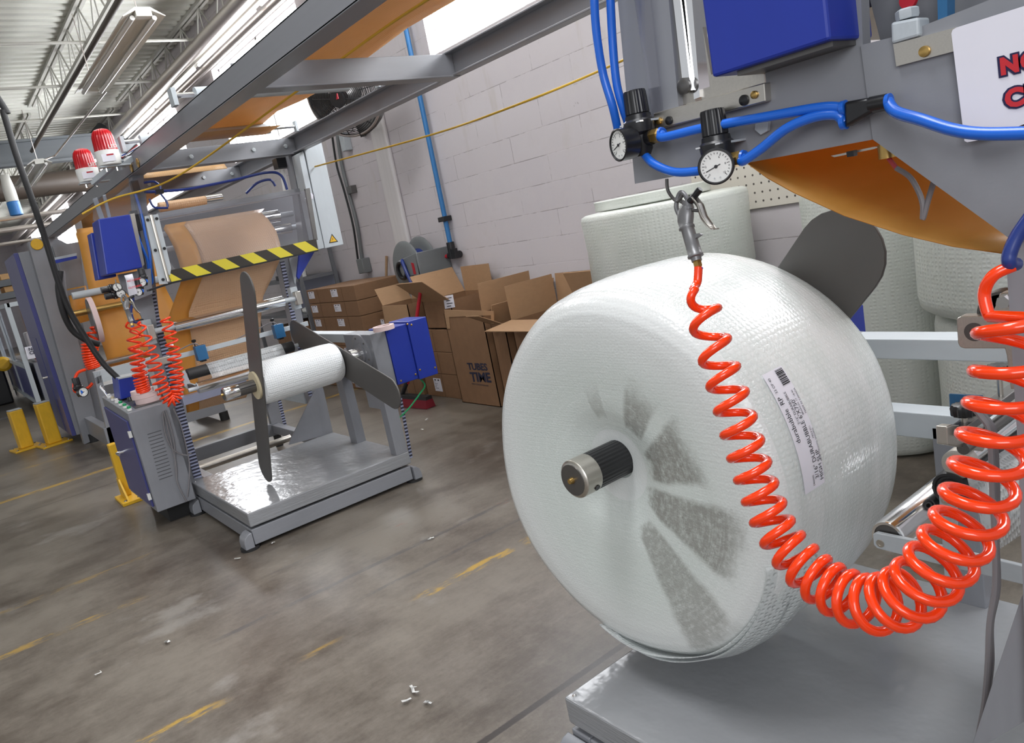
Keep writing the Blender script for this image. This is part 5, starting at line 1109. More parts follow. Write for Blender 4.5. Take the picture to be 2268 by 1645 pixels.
# ---------------------------------------------------------------- air guns and coil hoses
def air_gun(c, ax, side, label, s=1.0, group=None, LT=1.2):
    """c: top hanging eye; ax: direction of the handle (down); side: direction the trigger points"""
    c = V(c); d = V(ax).normalized(); e = V(side); e = (e - d * e.dot(d)).normalized(); w = d.cross(e)
    t = thing('air_gun', label, 'air gun', c + d * 0.17 * s, group)
    P_ = lambda a, b, o=0.0: c + d * a * s + e * (b - 0.010) * s * LT + e * 0.010 * s + w * o * s * LT
    m = MB()
    m.loft([[P_(a, b + rx * math.cos(2 * PI * k / 20), ry * math.sin(2 * PI * k / 20)) for k in range(20)] for a, b, rx, ry in
            ((0.036, 0.016, 0.009, 0.009), (0.043, 0.013, 0.017, 0.012), (0.064, 0.008, 0.0165, 0.012), (0.078, 0.006, 0.0125, 0.0115), (0.080, 0.006, 0.015, 0.013), (0.084, 0.006, 0.015, 0.013), (0.086, 0.007, 0.0118, 0.0115), (0.12, 0.009, 0.0124, 0.012), (0.144, 0.010, 0.0128, 0.012), (0.146, 0.010, 0.0145, 0.0135), (0.150, 0.010, 0.0145, 0.0135), (0.152, 0.010, 0.0095, 0.0095), (0.160, 0.010, 0.009, 0.009))])
    m.build('body', 'gun_grey', t, 50)
    MB().tube(smooth_path([P_(0.055, -0.001), P_(0.030, -0.006), P_(0.010, 0.003), P_(0.004, 0.012), P_(0.014, 0.019), P_(0.034, 0.024)], 6), [0.0065 * s] * 0 + 0.0052 * s if False else 0.0052 * s, 10).build('hang_loop', 'gun_grey', t)
    m = MB(); m.cyl(P_(0.030, 0.020), P_(0.050, 0.020), 0.0115 * s, 18); m.build('valve_head', 'gun_grey', t)
    MB().lathe([(0, 0.009 * s), (0.010 * s, 0.009 * s), (0.012 * s, 0.007 * s), (0.032 * s, 0.0075 * s), (0.036 * s, 0.006 * s), (0.036 * s, 0.003 * s)], P_(0.033, 0.026), e * 0.9 - d * 0.35, 18).build('nozzle', 'black_plastic', t)
    MB().cyl(P_(0.022, 0.008), P_(0.036, 0.020), 0.005 * s, 10).build('guard_pin', 'dark_steel', t)
    tp = [(0.030, 0.030), (0.050, 0.038), (0.078, 0.040), (0.100, 0.047), (0.112, 0.056), (0.114, 0.061)]
    rows = [[P_(a, b + 0.003 * abs(j - 3) * (1 if i < 4 else 0.5), (j - 3) * 0.0027) for j in range(7)] for i, (a, b) in enumerate(tp)]
    MB().sheet(rows).build('trigger', 'brushed_steel', t, 60, solid=0.0025 * s)
    MB().cyl(P_(0.052, 0.026), P_(0.062, 0.041), 0.004 * s, 10).build('plunger', 'dark_steel', t)
    MB().prism([P_(0.104, 0.020, -0.004), P_(0.108, 0.032, -0.004), P_(0.112, 0.034, -0.004), P_(0.114, 0.020, -0.004)], w * 0.008 * s).build('finger_stop', 'gun_grey', t)
    MB().lathe([(0, 0.0085 * s), (0.003 * s, 0.0095 * s), (0.014 * s, 0.0095 * s), (0.017 * s, 0.007 * s)], P_(0.158, 0.010), d, 6).build('fitting', 'brass', t)
    MB().lathe([(0, 0.006 * s), (0.002 * s, 0.0095 * s), (0.004 * s, 0.009 * s)], P_(0.175, 0.010), d, 18).build('collet', 'blue_hose', t)
    return P_(0.178, 0.010)
gt = PX((1498, 428), 0.985); gb = PX((1540, 600), 0.955)
gs = (gb - gt).length / 0.178
tip = air_gun(gt, (gb - gt), (0.0, -1, 0.12), 'grey metal air gun hanging on a hook under the near winder head', gs)
MB().tube(smooth_path([PX((1477, 396), 0.99), PX((1479, 420), 0.988), PX((1490, 438), 0.985), PX((1502, 446), 0.98), PX((1512, 430), 0.98)], 6), 0.0028, 8).build('gun_hook', 'dark_steel', T1)
def coil(name, path, radii, counts, tr, mat, label, n=22, start=None, end=None, axis0=None, phase=0.0):
    """path: 3D guide points; radii per point; counts: turns between consecutive points"""
    pts = []; P3 = [V(p) for p in path]; N = len(P3); ph = phase
    if start: pts += [V(p) for p in start]
    ref = V(axis0) if axis0 else V((1, 0, 0))
    for i in range(N - 1):
        p0 = P3[max(i - 1, 0)]; p1_ = P3[i]; p2_ = P3[i + 1]; p3_ = P3[min(i + 2, N - 1)]
        k = max(6, int(counts[i] * n))
        for j in range(k):
            u = j / k; u2 = u * u; u3 = u2 * u
            q = 0.5 * ((2 * p1_) + (p2_ - p0) * u + (2 * p0 - 5 * p1_ + 4 * p2_ - p3_) * u2 + (3 * p1_ - p0 - 3 * p2_ + p3_) * u3)
            tg = 0.5 * ((p2_ - p0) + (2 * p0 - 5 * p1_ + 4 * p2_ - p3_) * 2 * u + (3 * p1_ - p0 - 3 * p2_ + p3_) * 3 * u2)
            tg.normalize(); a = (ref - tg * ref.dot(tg)).normalized(); b = tg.cross(a)
            r = radii[i] * (1 - u) + radii[i + 1] * u; th = ph + 2 * PI * counts[i] * u
            pts.append(q + a * r * math.cos(th) + b * r * math.sin(th))
        ph += 2 * PI * counts[i]
    if end: pts += [V(p) for p in end]
    return tag(MB().tube(pts, tr, 10).build(name, mat, smooth=60), label, 'coil hose')
cp = [((1536, 640), 0.93, .000), ((1558, 690), 0.915, .022), ((1588, 790), 0.90, .023), ((1620, 890), 0.89, .024), ((1650, 990), 0.885, .025), ((1683, 1090), 0.88, .025), ((1726, 1185), 0.875, .026), ((1790, 1262), 0.87, .030), ((1860, 1312), 0.865, .032), ((1935, 1338), 0.86, .034),
      ((2010, 1318), 0.86, .035), ((2072, 1258), 0.86, .035), ((2128, 1180), 0.865, .034), ((2168, 1090), 0.87, .034), ((2200, 990), 0.875, .034), ((2224, 890), 0.88, .034), ((2240, 800), 0.885, .034), ((2246, 700), 0.89, .033)]
cn = [0.9, 1.5, 1.8, 1.9, 2.1, 2.2, 2.2, 2.1, 1.9, 1.9, 1.9, 1.8, 1.6, 1.5, 1.4, 1.2, 1.1]
coil('coil_hose', [PX(p, x) for p, x, r in cp], [r for p, x, r in cp], cn, 0.0068, 'coil_orange', 'glossy orange coiled air hose drooping in front of the huge roll',
     start=smooth_path([tip - V((0, 0, -0.004)), PX((1545, 622), 0.95), PX((1540, 634), 0.942)], 5), end=smooth_path([PX((2190, 700), 0.92), PX((2180, 650), 0.925), PX((2200, 610), 0.925), PX((2245, 588), 0.935)], 6), axis0=(0.3, -0.9, 0.2))

# the guns and coils of the far winder
s2 = 1.1
g2 = PY((268, 652), 4.62)
tip2 = air_gun(g2, (PY((284, 706), 4.62) - g2), (1, 0, -0.1), 'small dark air gun hanging left of the far winder post', 1.02, LT=1.0)
MB().tube([g2 + V((0.0, 0, 0.02)), g2 + V((-0.01, 0, 0.05)), g2 + V((-0.005, 0.0, 0.085))], 0.003, 6).build('gun_hook', 'dark_steel', T2)
def cY(y, *a): return [PY(p, y) for p in a]
coil('coil_hose', cY(4.66, (284, 712), (296, 745), (302, 790), (310, 840), (318, 868)), [.012, .035, .034, .032, .030], [0.9, 2.3, 4, 6], 0.0058, 'coil_orange', 'orange coil hose from the small dark gun down to the tape rolls', 16, start=[tip2], axis0=(0, -1, 0))
coil('coil_hose', cY(4.74, (308, 708), (301, 735), (303, 780), (312, 835), (320, 866)), [.006, .03, .035, .034, .030], [1.0, 2.2, 4, 6], 0.0058, 'coil_orange', 'orange coil hose hanging from the black fitting beside the far post', 16, axis0=(0, -1, 0), phase=2.0)
coil('coil_hose', cY(4.58, (310, 712), (326, 760), (342, 810), (358, 856), (376, 886), (391, 872), (391, 830), (384, 780), (375, 735), (366, 704)), [.010, .034, .036, .036, .034, .032, .034, .034, .032, .026], [2.2, 2.6, 3.2, 4.0, 4.0, 4.2, 3.6, 2.6, 1.8], 0.0062, 'coil_orange', 'orange coil hose looping in a long U in front of the far post', 16, axis0=(0, -1, 0))
tag(MB().box(PY((303, 712), 4.6), PY((312, 706), 4.66)).build('hose_fitting', 'black_plastic'), 'black hose fitting at the top of the tangled orange coils', 'hose fitting')
hose('air_hose', YP(4.72, (292, 640), (294, 665), (290, 690), (297, 712), (308, 712)), 0.008, 'dark_blue_hose', 'dark blue hose curling beside the small dark air gun')
# regulators of the far winder
regulator(PY((318, 618), 4.68), (-0.5, -0.86, 0), 'black pressure regulator on the far winder under its large blue housing', 1.1)
regulator(PY((310, 640), 4.66), (-0.5, -0.86, 0), 'black pressure regulator lowest beside the small sign of the far winder', 1.0)
regulator(PY((250, 638), 4.75), (0, -1, 0), 'black regulator with sideways knob, upper of two left of the far winder', 1.1, knob_up=(-1, 0, 0), arm=(0, 1, 0))
regulator(PY((258, 652), 4.75), (0, -1, 0), 'black regulator with sideways knob, lower of two left of the far winder', 1.1, knob_up=(-1, 0, 0), arm=(0, 1, 0))
t = thing('safety_sign', 'small curled white sign under the blue housing of the far winder', 'sign', PY((285, 630), 4.62))
sp_ = MB().sheet([YP(4.62, (275, 610), (293, 606)), YP(4.60, (279, 620), (296, 616)), YP(4.63, (281, 634), (298, 628)), YP(4.61, (286, 656), (305, 650))]).build('paper', 'white_paper', t, 60, solid=0.001)
m = MB(); xd = (PY((296, 616), 4.59) - PY((279, 620), 4.59)).normalized(); yd = V((0, 0, 1))
m.text('NO LOOSE', PY((282, 625), 4.59), xd, yd, 0.014, 0, bold=0.0004); m.build('lettering', 'text_red', t, 0); m = MB(); m.text('CLOTHING', PY((285, 640), 4.59), xd, yd, 0.014, 0, bold=0.0004); m.build('lettering', 'text_red', t, 0)
# ---------------------------------------------------------------- stored rolls of bubble wrap by the wall
def stored(c, r, z0, z1, label, seedv, group='stored rolls of bubble wrap by the wall'):
    rings = []; rnd = random.Random(seedv); ph = [rnd.uniform(0, 6.28) for _ in range(4)]
    prof = [(0, 0.02), (0, 0.80), (0.01, 0.94), (0.03, 0.985), (0.08, 1), (0.5, 0.99), (0.92, 1), (0.97, 0.985), (0.99, 0.94), (1.0, 0.80), (0.995, 0.5), (0.985, 0.16), (0.8, 0.14)]
    for q, f in prof:
        rings.append([(c[0] + r * f * (1 + 0.012 * math.sin(3 * a + ph[0]) + 0.006 * math.sin(7 * a + ph[1] + 3 * q)) * math.cos(a), c[1] + r * f * (1 + 0.012 * math.sin(3 * a + ph[0]) + 0.006 * math.sin(7 * a + ph[1] + 3 * q)) * math.sin(a), z0 + (z1 - z0) * q) for a in [2 * PI * k / 64 for k in range(64)]])
    return tag(MB().loft(rings, False).build('bubble_wrap_roll', 'stored_bubble', smooth=60), label, 'roll of bubble wrap', group)
stored((3.42, 3.02), 0.49, 0.0, 0.925, 'milky stored roll standing on the floor by the wall, left end, below another', 1)
stored((3.38, 2.94), 0.46, 0.93, 1.36, 'milky stored roll lying on top at the left end below the pegboard', 2)
stored((3.50, 3.12), 0.34, 1.362, 1.42, 'thin stored roll showing as a raised rim at the top left of the pile', 6)
stored((3.60, 1.87), 0.31, 0.0, 1.33, 'tall milky stored roll standing beside the pegboard, right of the left stack', 3)
stored((3.40, 1.00), 0.49, 0.0, 0.74, 'lower milky stored roll at right behind the winder rails', 4)
stored((3.38, 1.02), 0.52, 0.745, 1.62, 'upper milky stored roll at right behind the grey vane', 5)

# ---------------------------------------------------------------- cartons
def carton(x0, x1, y0, y1, z0, z1, label, group, lab=None, lab_face='x', tape=True):
    t = thing('carton', label, 'cardboard box', ((x0 + x1) / 2, (y0 + y1) / 2, z0), group)
    MB().box((x0, y0, z0), (x1, y1, z1)).build('box', 'cardboard', t, 0, bevel=0.004)
    if tape: MB().box((x0 - 0.001, (y0 + y1) / 2 - 0.003, z0 + 0.003), (x0 + 0.001, (y0 + y1) / 2 + 0.003, z1 - 0.003)).build('seam', 'cardboard_dark', t, 0)
    if lab:
        ya, yb, za, zb = lab
        l = MB().box((x0 - 0.0025, ya, za), (x0 - 0.0005, yb, zb)).build('shipping_label', 'white_paper', t, 0)
        m = MB(); w_, h_ = yb - ya, zb - za
        for a in (0.18, 0.62): m.box((x0 - 0.003, ya + w_ * a, zb - h_ * 0.18), (x0 - 0.0025, ya + w_ * (a + 0.22), zb - h_ * 0.08))
        for k in range(5): m.box((x0 - 0.003, ya + w_ * (0.75 - 0.55 * ((k * 37) % 10) / 14), zb - h_ * (0.3 + 0.12 * k)), (x0 - 0.0025, yb - w_ * 0.1, zb - h_ * (0.27 + 0.12 * k)))
        m.build('label_print', 'text_black', l, 0)
    return t
# tidy stack left of the wooden pole (faces toward the aisle)
zt = [0.70, 0.885, 1.075, 1.255]
xf = 3.30; yc_ = PX((787, 650), xf).y; ye = PX((682, 660), xf).y; ym = PX((731, 655), xf).y
ztop = PX((783, 632), xf).z; zb3 = PX((797, 705), xf).z; rowh = (ztop - zb3) / 2
names = ('top', 'second', 'third', 'fourth', 'bottom')
z = ztop; k = 0
nrow = max(3, int(round(ztop / rowh))); rowh = ztop / nrow
for r in range(nrow):
    zt_ = ztop - rowh * r; zb_ = zt_ - rowh + 0.004
    nm = names[r] if r < 4 else 'bottom'
    if r >= 5: nm = 'floor'
    for (a, b, side) in ((yc_, ym, 'near'), (ym + 0.005, ye, 'far')):
        w_ = b - a
        carton(xf, xf + 0.55, a, b, zb_, zt_, '%s row carton, %s column of the tidy stack left of the wooden pole' % (nm, side), 'tidy carton stack', (b - 0.19, b - 0.04, zt_ - rowh * 0.62, zt_ - 0.02) if w_ > 0.3 else (b - 0.13, b - 0.03, zt_ - rowh * 0.62, zt_ - 0.02))
# closed cartons stacked under the open ones
xg = 3.38
ya, yb = 5.42, 6.02
hs = [0.0, 0.215, 0.415, 0.615]
for k in range(3):
    carton(xg, xg + 0.5, ya - 0.02 * (k % 2), yb, hs[k], hs[k + 1] - 0.003, '%s closed carton under the open flaps left of the printed carton' % ('bottom', 'middle', 'top')[k], 'closed cartons by the open ones', ((ya + 0.33, ya + 0.45, 0.05, 0.17), (ya + 0.42, ya + 0.53, 0.235, 0.36), None)[k])
def open_carton(x0, x1, y0, y1, z0, z1, label, flaps, group='open cartons by the wall', printed=False, lab=None):
    """flaps: dict side -> (length, outward angle in degrees from vertical up); sides: a (aisle, -x), w (wall, +x), n (near, -y), f (far, +y)"""
    t = thing('open_carton', label, 'cardboard box', ((x0 + x1) / 2, (y0 + y1) / 2, z0), group); th = 0.006
    m = MB(); m.box((x0, y0, z0), (x1, y1, z0 + th))
    m.box((x0, y0, z0), (x0 + th, y1, z1)); m.box((x1 - th, y0, z0), (x1, y1, z1)); m.box((x0, y0, z0), (x1, y0 + th, z1)); m.box((x0, y1 - th, z0), (x1, y1, z1))
    m.build('box', 'cardboard', t, 0)
    for s, (L, ang) in flaps.items():
        a = math.radians(ang); o = L * math.sin(a); h = L * math.cos(a); e = 0.004
        P4 = {'a': [(x0, y0 + e, z1), (x0, y1 - e, z1), (x0 - o, y1 - e, z1 + h), (x0 - o, y0 + e, z1 + h)], 'w': [(x1, y0 + e, z1), (x1, y1 - e, z1), (x1 + o, y1 - e, z1 + h), (x1 + o, y0 + e, z1 + h)],
              'n': [(x0 + e, y0, z1), (x1 - e, y0, z1), (x1 - e, y0 - o, z1 + h), (x0 + e, y0 - o, z1 + h)], 'f': [(x0 + e, y1, z1), (x1 - e, y1, z1), (x1 - e, y1 + o, z1 + h), (x0 + e, y1 + o, z1 + h)]}[s]
        nv = (V(P4[1]) - V(P4[0])).cross(V(P4[3]) - V(P4[0])).normalized() * 0.0055
        MB().prism(P4, nv).build('flap', 'cardboard_inside', t, 0)
    return t
# carton with print
x0 = 3.32; ya, yb = PX((1108, 895), x0).y, PX((1003, 790), x0).y
zt_ = PX((1093, 690), x0).z
tc_ = open_carton(x0, 3.84, ya, yb, 0, zt_, 'tall open carton printed TUBES TIME in dark blue letters', {'w': (0.10, 10), 'n': (0.22, 4)})
MB().prism(XP(x0 - 0.006, (984, 686), (1093, 689), (1094, 716), (1088, 716), (1087, 698), (994, 702), (997, 728), (990, 728)), (0.005, 0, 0)).build('flap_edge', 'cardboard_inside', tc_, 0)
m = MB(); xt = x0 - 0.001
for s, bl, tl, wpx in (('TUBES', (1037, 818), (1034, 803), 43), ('TIME', (1044, 844), (1038, 824), 44)):
    o = PX(bl, xt); yd = (PX(tl, xt) - o); hgt = yd.length; xd = PX((bl[0] + wpx, bl[1] + 2), xt) - o
    c = bpy.data.curves.new('w', 'FONT'); c.body = s; c.size = 1; c.offset = 0.012; ob = bpy.data.objects.new('w', c); COL.objects.link(ob); bpy.context.view_layer.update(); ww = ob.dimensions.x; hh = ob.dimensions.y; bpy.data.objects.remove(ob)
    sx = xd.length / ww; sy = hgt / hh
    yw = xd.normalized(); 
    for q, (ox, oy) in enumerate(((-0.035, 0), (0.035, 0), (0, 0.02), (0, -0.02), (0, 0))):
        m.text(s, o, xd, (0, 0, 1), 1.0, 0, offset=0.012, fn=lambda co, o=o, yw=yw, sx=sx, sy=sy, ox=ox, oy=oy, q=q: o + V((-0.0003 * q, 0, 0)) + yw * (co.x + ox) * sx + V((0, 0, 1)) * (co.y + oy) * sy)
m.build('print', 'text_navy', tc_, 0)
o = PX((1045, 851), xt); MB().text('www.tubesintime.com', o, PX((1090, 857), xt) - o, (0, 0, 1), 0.026, 0).build('print', 'text_navy', tc_, 0)
# open cartons behind and to the right
open_carton(3.36, 3.86, 4.62, ya - 0.03, 0, 0.66, 'tall open carton with flared flaps between printed carton and huge roll', {'a': (0.24, 62), 'w': (0.25, 14), 'f': (0.16, -20)})
open_carton(3.40, 3.88, 4.05, 4.58, 0, 0.68, 'open carton with wide tilted flap half hidden by the huge roll', {'a': (0.26, 95), 'w': (0.26, 5), 'f': (0.26, 2)})
open_carton(3.55, 3.9, 3.55, 4.0, 0, 0.80, 'open carton peeking above the huge roll beside the stored rolls', {'w': (0.2, 4), 'a': (0.2, 20)})
# open cartons lying on the closed stack
t1 = open_carton(3.40, 3.86, 5.36, 5.80, 0.62, 0.86, 'open carton with white label on top of the pile under the hose reel', {'a': (0.30, 48), 'f': (0.26, 30), 'w': (0.22, 0)})
lx = 3.398; l = MB().prism(XP(lx, (982, 656), (1003, 652), (1008, 680), (986, 684)), (-0.002, 0, 0)).build('shipping_label', 'white_paper', t1, 0)
m = MB()
for k in range(4):
    a = PX((987 + k, 660 + 6 * k), lx - 0.0025); b = PX((1000 - (k % 2) * 4 + k, 658 + 6 * k), lx - 0.0025); m.prism([a, b, b - V((0, 0, 0.006)), a - V((0, 0, 0.006))], (-0.0005, 0, 0))
m.build('label_print', 'text_black', l, 0)
open_carton(3.30, 3.62, 5.90, 6.36, 0.40, 0.86, 'open carton with high raised flap in front of the hose reel', {'w': (0.20, 12), 'f': (0.18, 30), 'a': (0.26, 178)})
carton(3.36, 3.84, 6.06, 6.36, 0.0, 0.396, 'closed carton on the floor below the carton with the high flap', 'closed cartons by the open ones')
carton(3.5, 3.86, 6.55, 6.95, 0.0, 0.70, 'closed carton low behind the blue drive cover', 'closed cartons by the open ones', (6.78, 6.88, 0.6, 0.69))

# broom, pole, shelf
t = thing('push_broom', 'push broom with red handle and red bristle head on the floor by the cartons', 'broom', PZ((900, 905), 0))
b0, b1 = PZ((842, 893), 0.0), PZ((955, 903), 0.0); d = (b1 - b0); L = d.length; d.normalize(); sd = V((-d.y, d.x, 0)); mid = (b0 + b1) / 2
MB().prism([mid + sd * a + V((0, 0, b)) - d * L / 2 for a, b in ((-0.05, 0.003), (0.05, 0.003), (0.035, 0.075), (-0.035, 0.075))], d * L).build('bristles', 'broom_red', t, 0)
MB().prism([mid + sd * a + V((0, 0, b)) - d * L / 2 for a, b in ((-0.034, 0.075), (0.034, 0.075), (0.03, 0.105), (-0.03, 0.105))], d * L).build('block', 'black_rubber', t, 0)
top = PX((931, 645), 3.30); MB().tube([mid + V((0, 0, 0.10)), mid.lerp(top, 0.25)], 0.02, 10).build('socket', 'black_plastic', t)
MB().tube([mid.lerp(top, 0.2), top], 0.0155, 12).build('handle', 'red_plastic', t)
tag(MB().tube([PX((856, 567), 3.93), PZ((848, 880), 0.0) * 0 + V((3.55, PX((853, 720), 3.7).y, 0.0))], 0.014, 12).build('wooden_pole', 'wood_pole'), 'bare wooden pole leaning on the block wall left of the reel', 'pole')
t = thing('shelf_unit', 'dark grey metal shelf unit against the wall behind the winder', 'shelf', (3.6, 9.3, 0))
sx0, sy0, sy1 = 3.45, 8.45, 10.2
for x in (sx0, 3.88):
    for y in (sy0, sy1): MB().box((x - 0.02, y - 0.02, 0), (x + 0.02, y + 0.02, 2.0)).build('post', 'dark_grey_paint', t, 0)
for z in (0.25, 0.75, 1.17, 1.9): MB().box((sx0 - 0.02, sy0, z), (3.9, sy1, z + 0.035)).build('shelf', 'dark_grey_paint', t, 0)
MB().box((3.885, sy0, 0.6), (3.90, sy1, 1.2)).build('back_panel', 'lilac_grey', t, 0)
tag(MB().lathe([(0, 0.04), (0.12, 0.045), (0.13, 0.04)], (3.6, 8.72, 1.207), (0, 0, 1), 20).build('spray_can', 'white_plastic'), 'white lower can on the shelf below the green one', 'can')
tag(MB().lathe([(0, 0.04), (0.01, 0.045), (0.20, 0.045), (0.23, 0.02), (0.26, 0.018)], (3.6, 8.72, 1.339), (0, 0, 1), 20).build('spray_can', 'green_plastic'), 'green bottle standing on the shelf behind the winder', 'bottle')
tag(MB().box((3.5, 8.95, 1.206), (3.75, 9.35, 1.27)).build('tool_case', 'black_plastic', bevel=0.01), 'black case lying on the shelf left of the green bottle', 'case')
carton(3.46, 3.86, 8.6, 9.1, 0.288, 0.70, 'carton on the lower shelf behind the winder', 'cartons on the shelf')
carton(3.46, 3.86, 9.2, 9.7, 0.288, 0.64, 'carton deeper on the lower shelf behind the winder', 'cartons on the shelf')
tag(MB().lathe([(0, 0.10), (0.02, 0.12), (0.05, 0.12), (0.06, 0.09)], (3.62, 8.75, 0.787), (0, 0, 1), 24).build('film_tub', 'white_plastic'), 'white lidded tub on the middle shelf behind the winder', 'tub')

# ---------------------------------------------------------------- bollards and guards
def bollard(p, label, h_=0.40, s=1.0, rot=0.15):
    c = PZ(p, 0); t = thing('bollard', label, 'bollard', c, 'yellow bollards')
    ca, sa = math.cos(rot), math.sin(rot); ax, ay = V((ca, sa, 0)), V((-sa, ca, 0))
    MB().obox(c + V((0, 0, 0.010)), ax * 0.14 * s, ay * 0.14 * s, V((0, 0, 0.010))).build('base_plate', 'safety_yellow', t, 0, bevel=0.004)
    MB().obox(c + V((0, 0, 0.02 + h_ / 2)), ax * 0.065 * s, ay * 0.065 * s, V((0, 0, h_ / 2))).build('post', 'safety_yellow', t, 0, bevel=0.012)
    MB().obox(c + V((0, 0, 0.025 + h_)), ax * 0.062 * s, ay * 0.062 * s, V((0, 0, 0.005))).build('cap', 'light_grey_paint', t, 0, bevel=0.004)
    for a in (-1, 1):
        for b in (-1, 1): MB().lathe([(0, 0.012), (0.008, 0.010)], c + ax * 0.11 * s * a + ay * 0.11 * s * b + V((0, 0, 0.02)), (0, 0, 1), 6).build('bolt', 'dark_steel', t)
    return t
bollard((60, 993), 'leftmost yellow bollard at the left edge', 0.42, 1.0)
bollard((121, 983), 'yellow bollard beside the blue base of the farthest winder', 0.45, 1.05)
t = thing('guard_post', 'yellow guard post behind the control cabinet door', 'bollard', PZ((290, 1108), 0))
c = PZ((289, 1106), 0)
MB().obox(c + V((0, 0, 0.012)), (0.075, 0, 0), (0, 0.15, 0), (0, 0, 0.012)).build('base_plate', 'safety_yellow', t, 0, bevel=0.004)
MB().box(c + V((-0.03, 0.03, 0.024)), c + V((0.025, 0.10, 0.42))).build('post', 'safety_yellow', t, 0, bevel=0.008)
MB().prism([c + V((-0.035, y, z)) for y, z in ((-0.12, 0.024), (0.12, 0.024), (0.10, 0.16), (0.03, 0.16))], (0.012, 0, 0)).build('web', 'safety_yellow', t, 0)
for a in (-0.045, 0.045): MB().lathe([(0, 0.012), (0.006, 0.010)], c + V((a, -0.10, 0.024)), (0, 0, 1), 6).build('bolt', 'dark_steel', t)

# ---------------------------------------------------------------- the farthest winder
T3 = thing('winding_machine', 'tall grey winder with blue side panels and plain orange film, far left', 'machine', (1.4, 9.3, 0))
slabY([(62, 536), (116, 524), (176, 552), (186, 640), (150, 650), (222, 968), (187, 984)], 8.95, 0.12).build('column', 'grey_paint', T3, 0)
slabY([(116, 545), (176, 535), (188, 645), (152, 655)], 8.9, 0.04).build('upper_panel', 'grey_paint', T3, 0)
MB().box((0.86, 9.07, 0.10), (0.90, 10.2, 2.02)).build('side_panel', 'dark_blue_panel', T3, 0, bevel=0.004)
MB().box((0.90, 9.07, 0.10), (1.25, 10.2, 2.02)).build('cabinet_body', 'grey_paint', T3, 0, bevel=0.004)
MB().box((0.855, 9.5, 0.12), (0.862, 10.1, 1.15)).build('door', 'dark_blue_panel', T3, 0, bevel=0.003)
MB().tube([(0.86, 9.55, 0.72), (0.82, 9.55, 0.72), (0.82, 9.62, 0.72)], 0.012, 8).build('door_handle', 'chrome', T3)
MB().lathe([(0, 0.055), (0.006, 0.05)], PY((82, 541), 8.94), (0, -1, 0), 24).build('round_sticker', 'safety_yellow', T3)
slabY([(113, 572), (170, 560), (170, 570), (120, 584)], 8.6, 0.05).build('head_bar', 'light_grey_paint', T3, 0)
slabY([(120, 576), (170, 566), (171, 572), (121, 584)], 8.58, 0.02).build('blue_bar', 'blue_paint', T3, 0)
slabY([(206, 824), (345, 788), (350, 812), (214, 850)], 7.86, 0.06).build('front_beam', 'light_grey_paint', T3, 0)
slabY([(206, 824), (222, 822), (266, 1000), (250, 1008)], 7.86, 0.06).build('front_leg', 'grey_paint', T3, 0)
slabY([(225, 855), (330, 828), (345, 880), (250, 915)], 8.9, 0.04).build('rear_panel', 'grey_paint', T3, 0)
MB().box((1.0, 7.86, 0.09), (2.10, 7.93, 0.27)).build('platform_edge', 'grey_paint', T3, 0, bevel=0.004)
MB().box((1.0, 7.935, 0.09), (1.07, 9.0, 0.27)).build('platform_side', 'grey_paint', T3, 0, bevel=0.004)
MB().box((2.03, 7.935, 0.09), (2.10, 9.0, 0.27)).build('platform_side', 'grey_paint', T3, 0, bevel=0.004)
MB().box((2.0, 7.94, 0.271), (2.06, 8.0, 0.60)).build('upright', 'grey_paint', T3, 0)
MB().bar((2.03, 7.97, 0.58), (1.55, 7.97, 0.30), 0.04, 0.06, (0, 1, 0)).build('brace', 'light_grey_paint', T3)
for x in (1.03, 2.08):
    for y in (7.9, 8.95): MB().cyl((x, y, 0), (x, y, 0.09), 0.045, 16).build('foot', 'black_rubber', T3)
MB().box((1.12, 8.95, 0.0), (1.16, 9.06, 0.12)).build('column_foot', 'dark_grey_paint', T3, 0)
a, b = PY((160, 656), 8.4), PY((192, 645), 8.4); MB().cyl(a, V((2.1, 8.4, a.z)), 0.035, 20).build('roller', 'light_grey_paint', T3)
a = PY((175, 693), 8.3); MB().cyl(a + V((-0.15, 0, 0)), a + V((0.5, 0, 0)), 0.03, 16).build('shaft', 'brass', T3)
MB().cyl(PY((205, 810), 8.2), PY((240, 800), 8.2) + V((0.9, 0, 0)), 0.025, 16).build('roller', 'chrome', T3)
tc3 = PY((203, 710), 8.1)
cdo = tag(MB().lathe([(0, 0.05), (0, 0.20), (0.05, 0.21), (0.05, 0.05)], tc3, (1, -0.06, 0), 40).build('core_disc', 'dark_steel'), 'dark round core disc with pale rim beside the far orange film', 'disc')
MB().lathe([(0, 0.198), (0, 0.216), (0.045, 0.216), (0.045, 0.198)], tc3 + V((0.006, 0, 0)), (1, -0.06, 0), 40, False).build('paper_rim', 'pink_tape', cdo)
rows = []
for l, r, y in (((170, 508), (300, 480), 8.75), ((168, 520), (310, 492), 8.62), ((176, 545), (318, 515), 8.5), ((190, 610), (345, 572), 8.45), ((205, 680), (368, 640), 8.4), ((222, 750), (400, 702), 8.35), ((236, 792), (420, 745), 8.32), ((240, 806), (425, 762), 8.36), ((236, 815), (423, 772), 8.45), ((232, 812), (420, 768), 8.6)):
    p, q = PY(l, y), PY(r, y); rows.append([p.lerp(q, j / 8) for j in range(9)])
tag(MB().sheet(rows).build('film_web', 'kraft_film', smooth=60, solid=0.003), 'plain orange film hanging in a wide sheet on the farthest winder', 'film')
rows = []
for l, r, y in (((148, 640), (190, 632), 8.9), ((158, 680), (200, 670), 8.92), ((168, 718), (206, 708), 8.9)):
    p, q = PY(l, y), PY(r, y); rows.append([p.lerp(q, j / 3) for j in range(4)])
tag(MB().sheet(rows).build('film_web', 'kraft_film', smooth=60, solid=0.003), 'small piece of orange film behind the dark core disc', 'film')
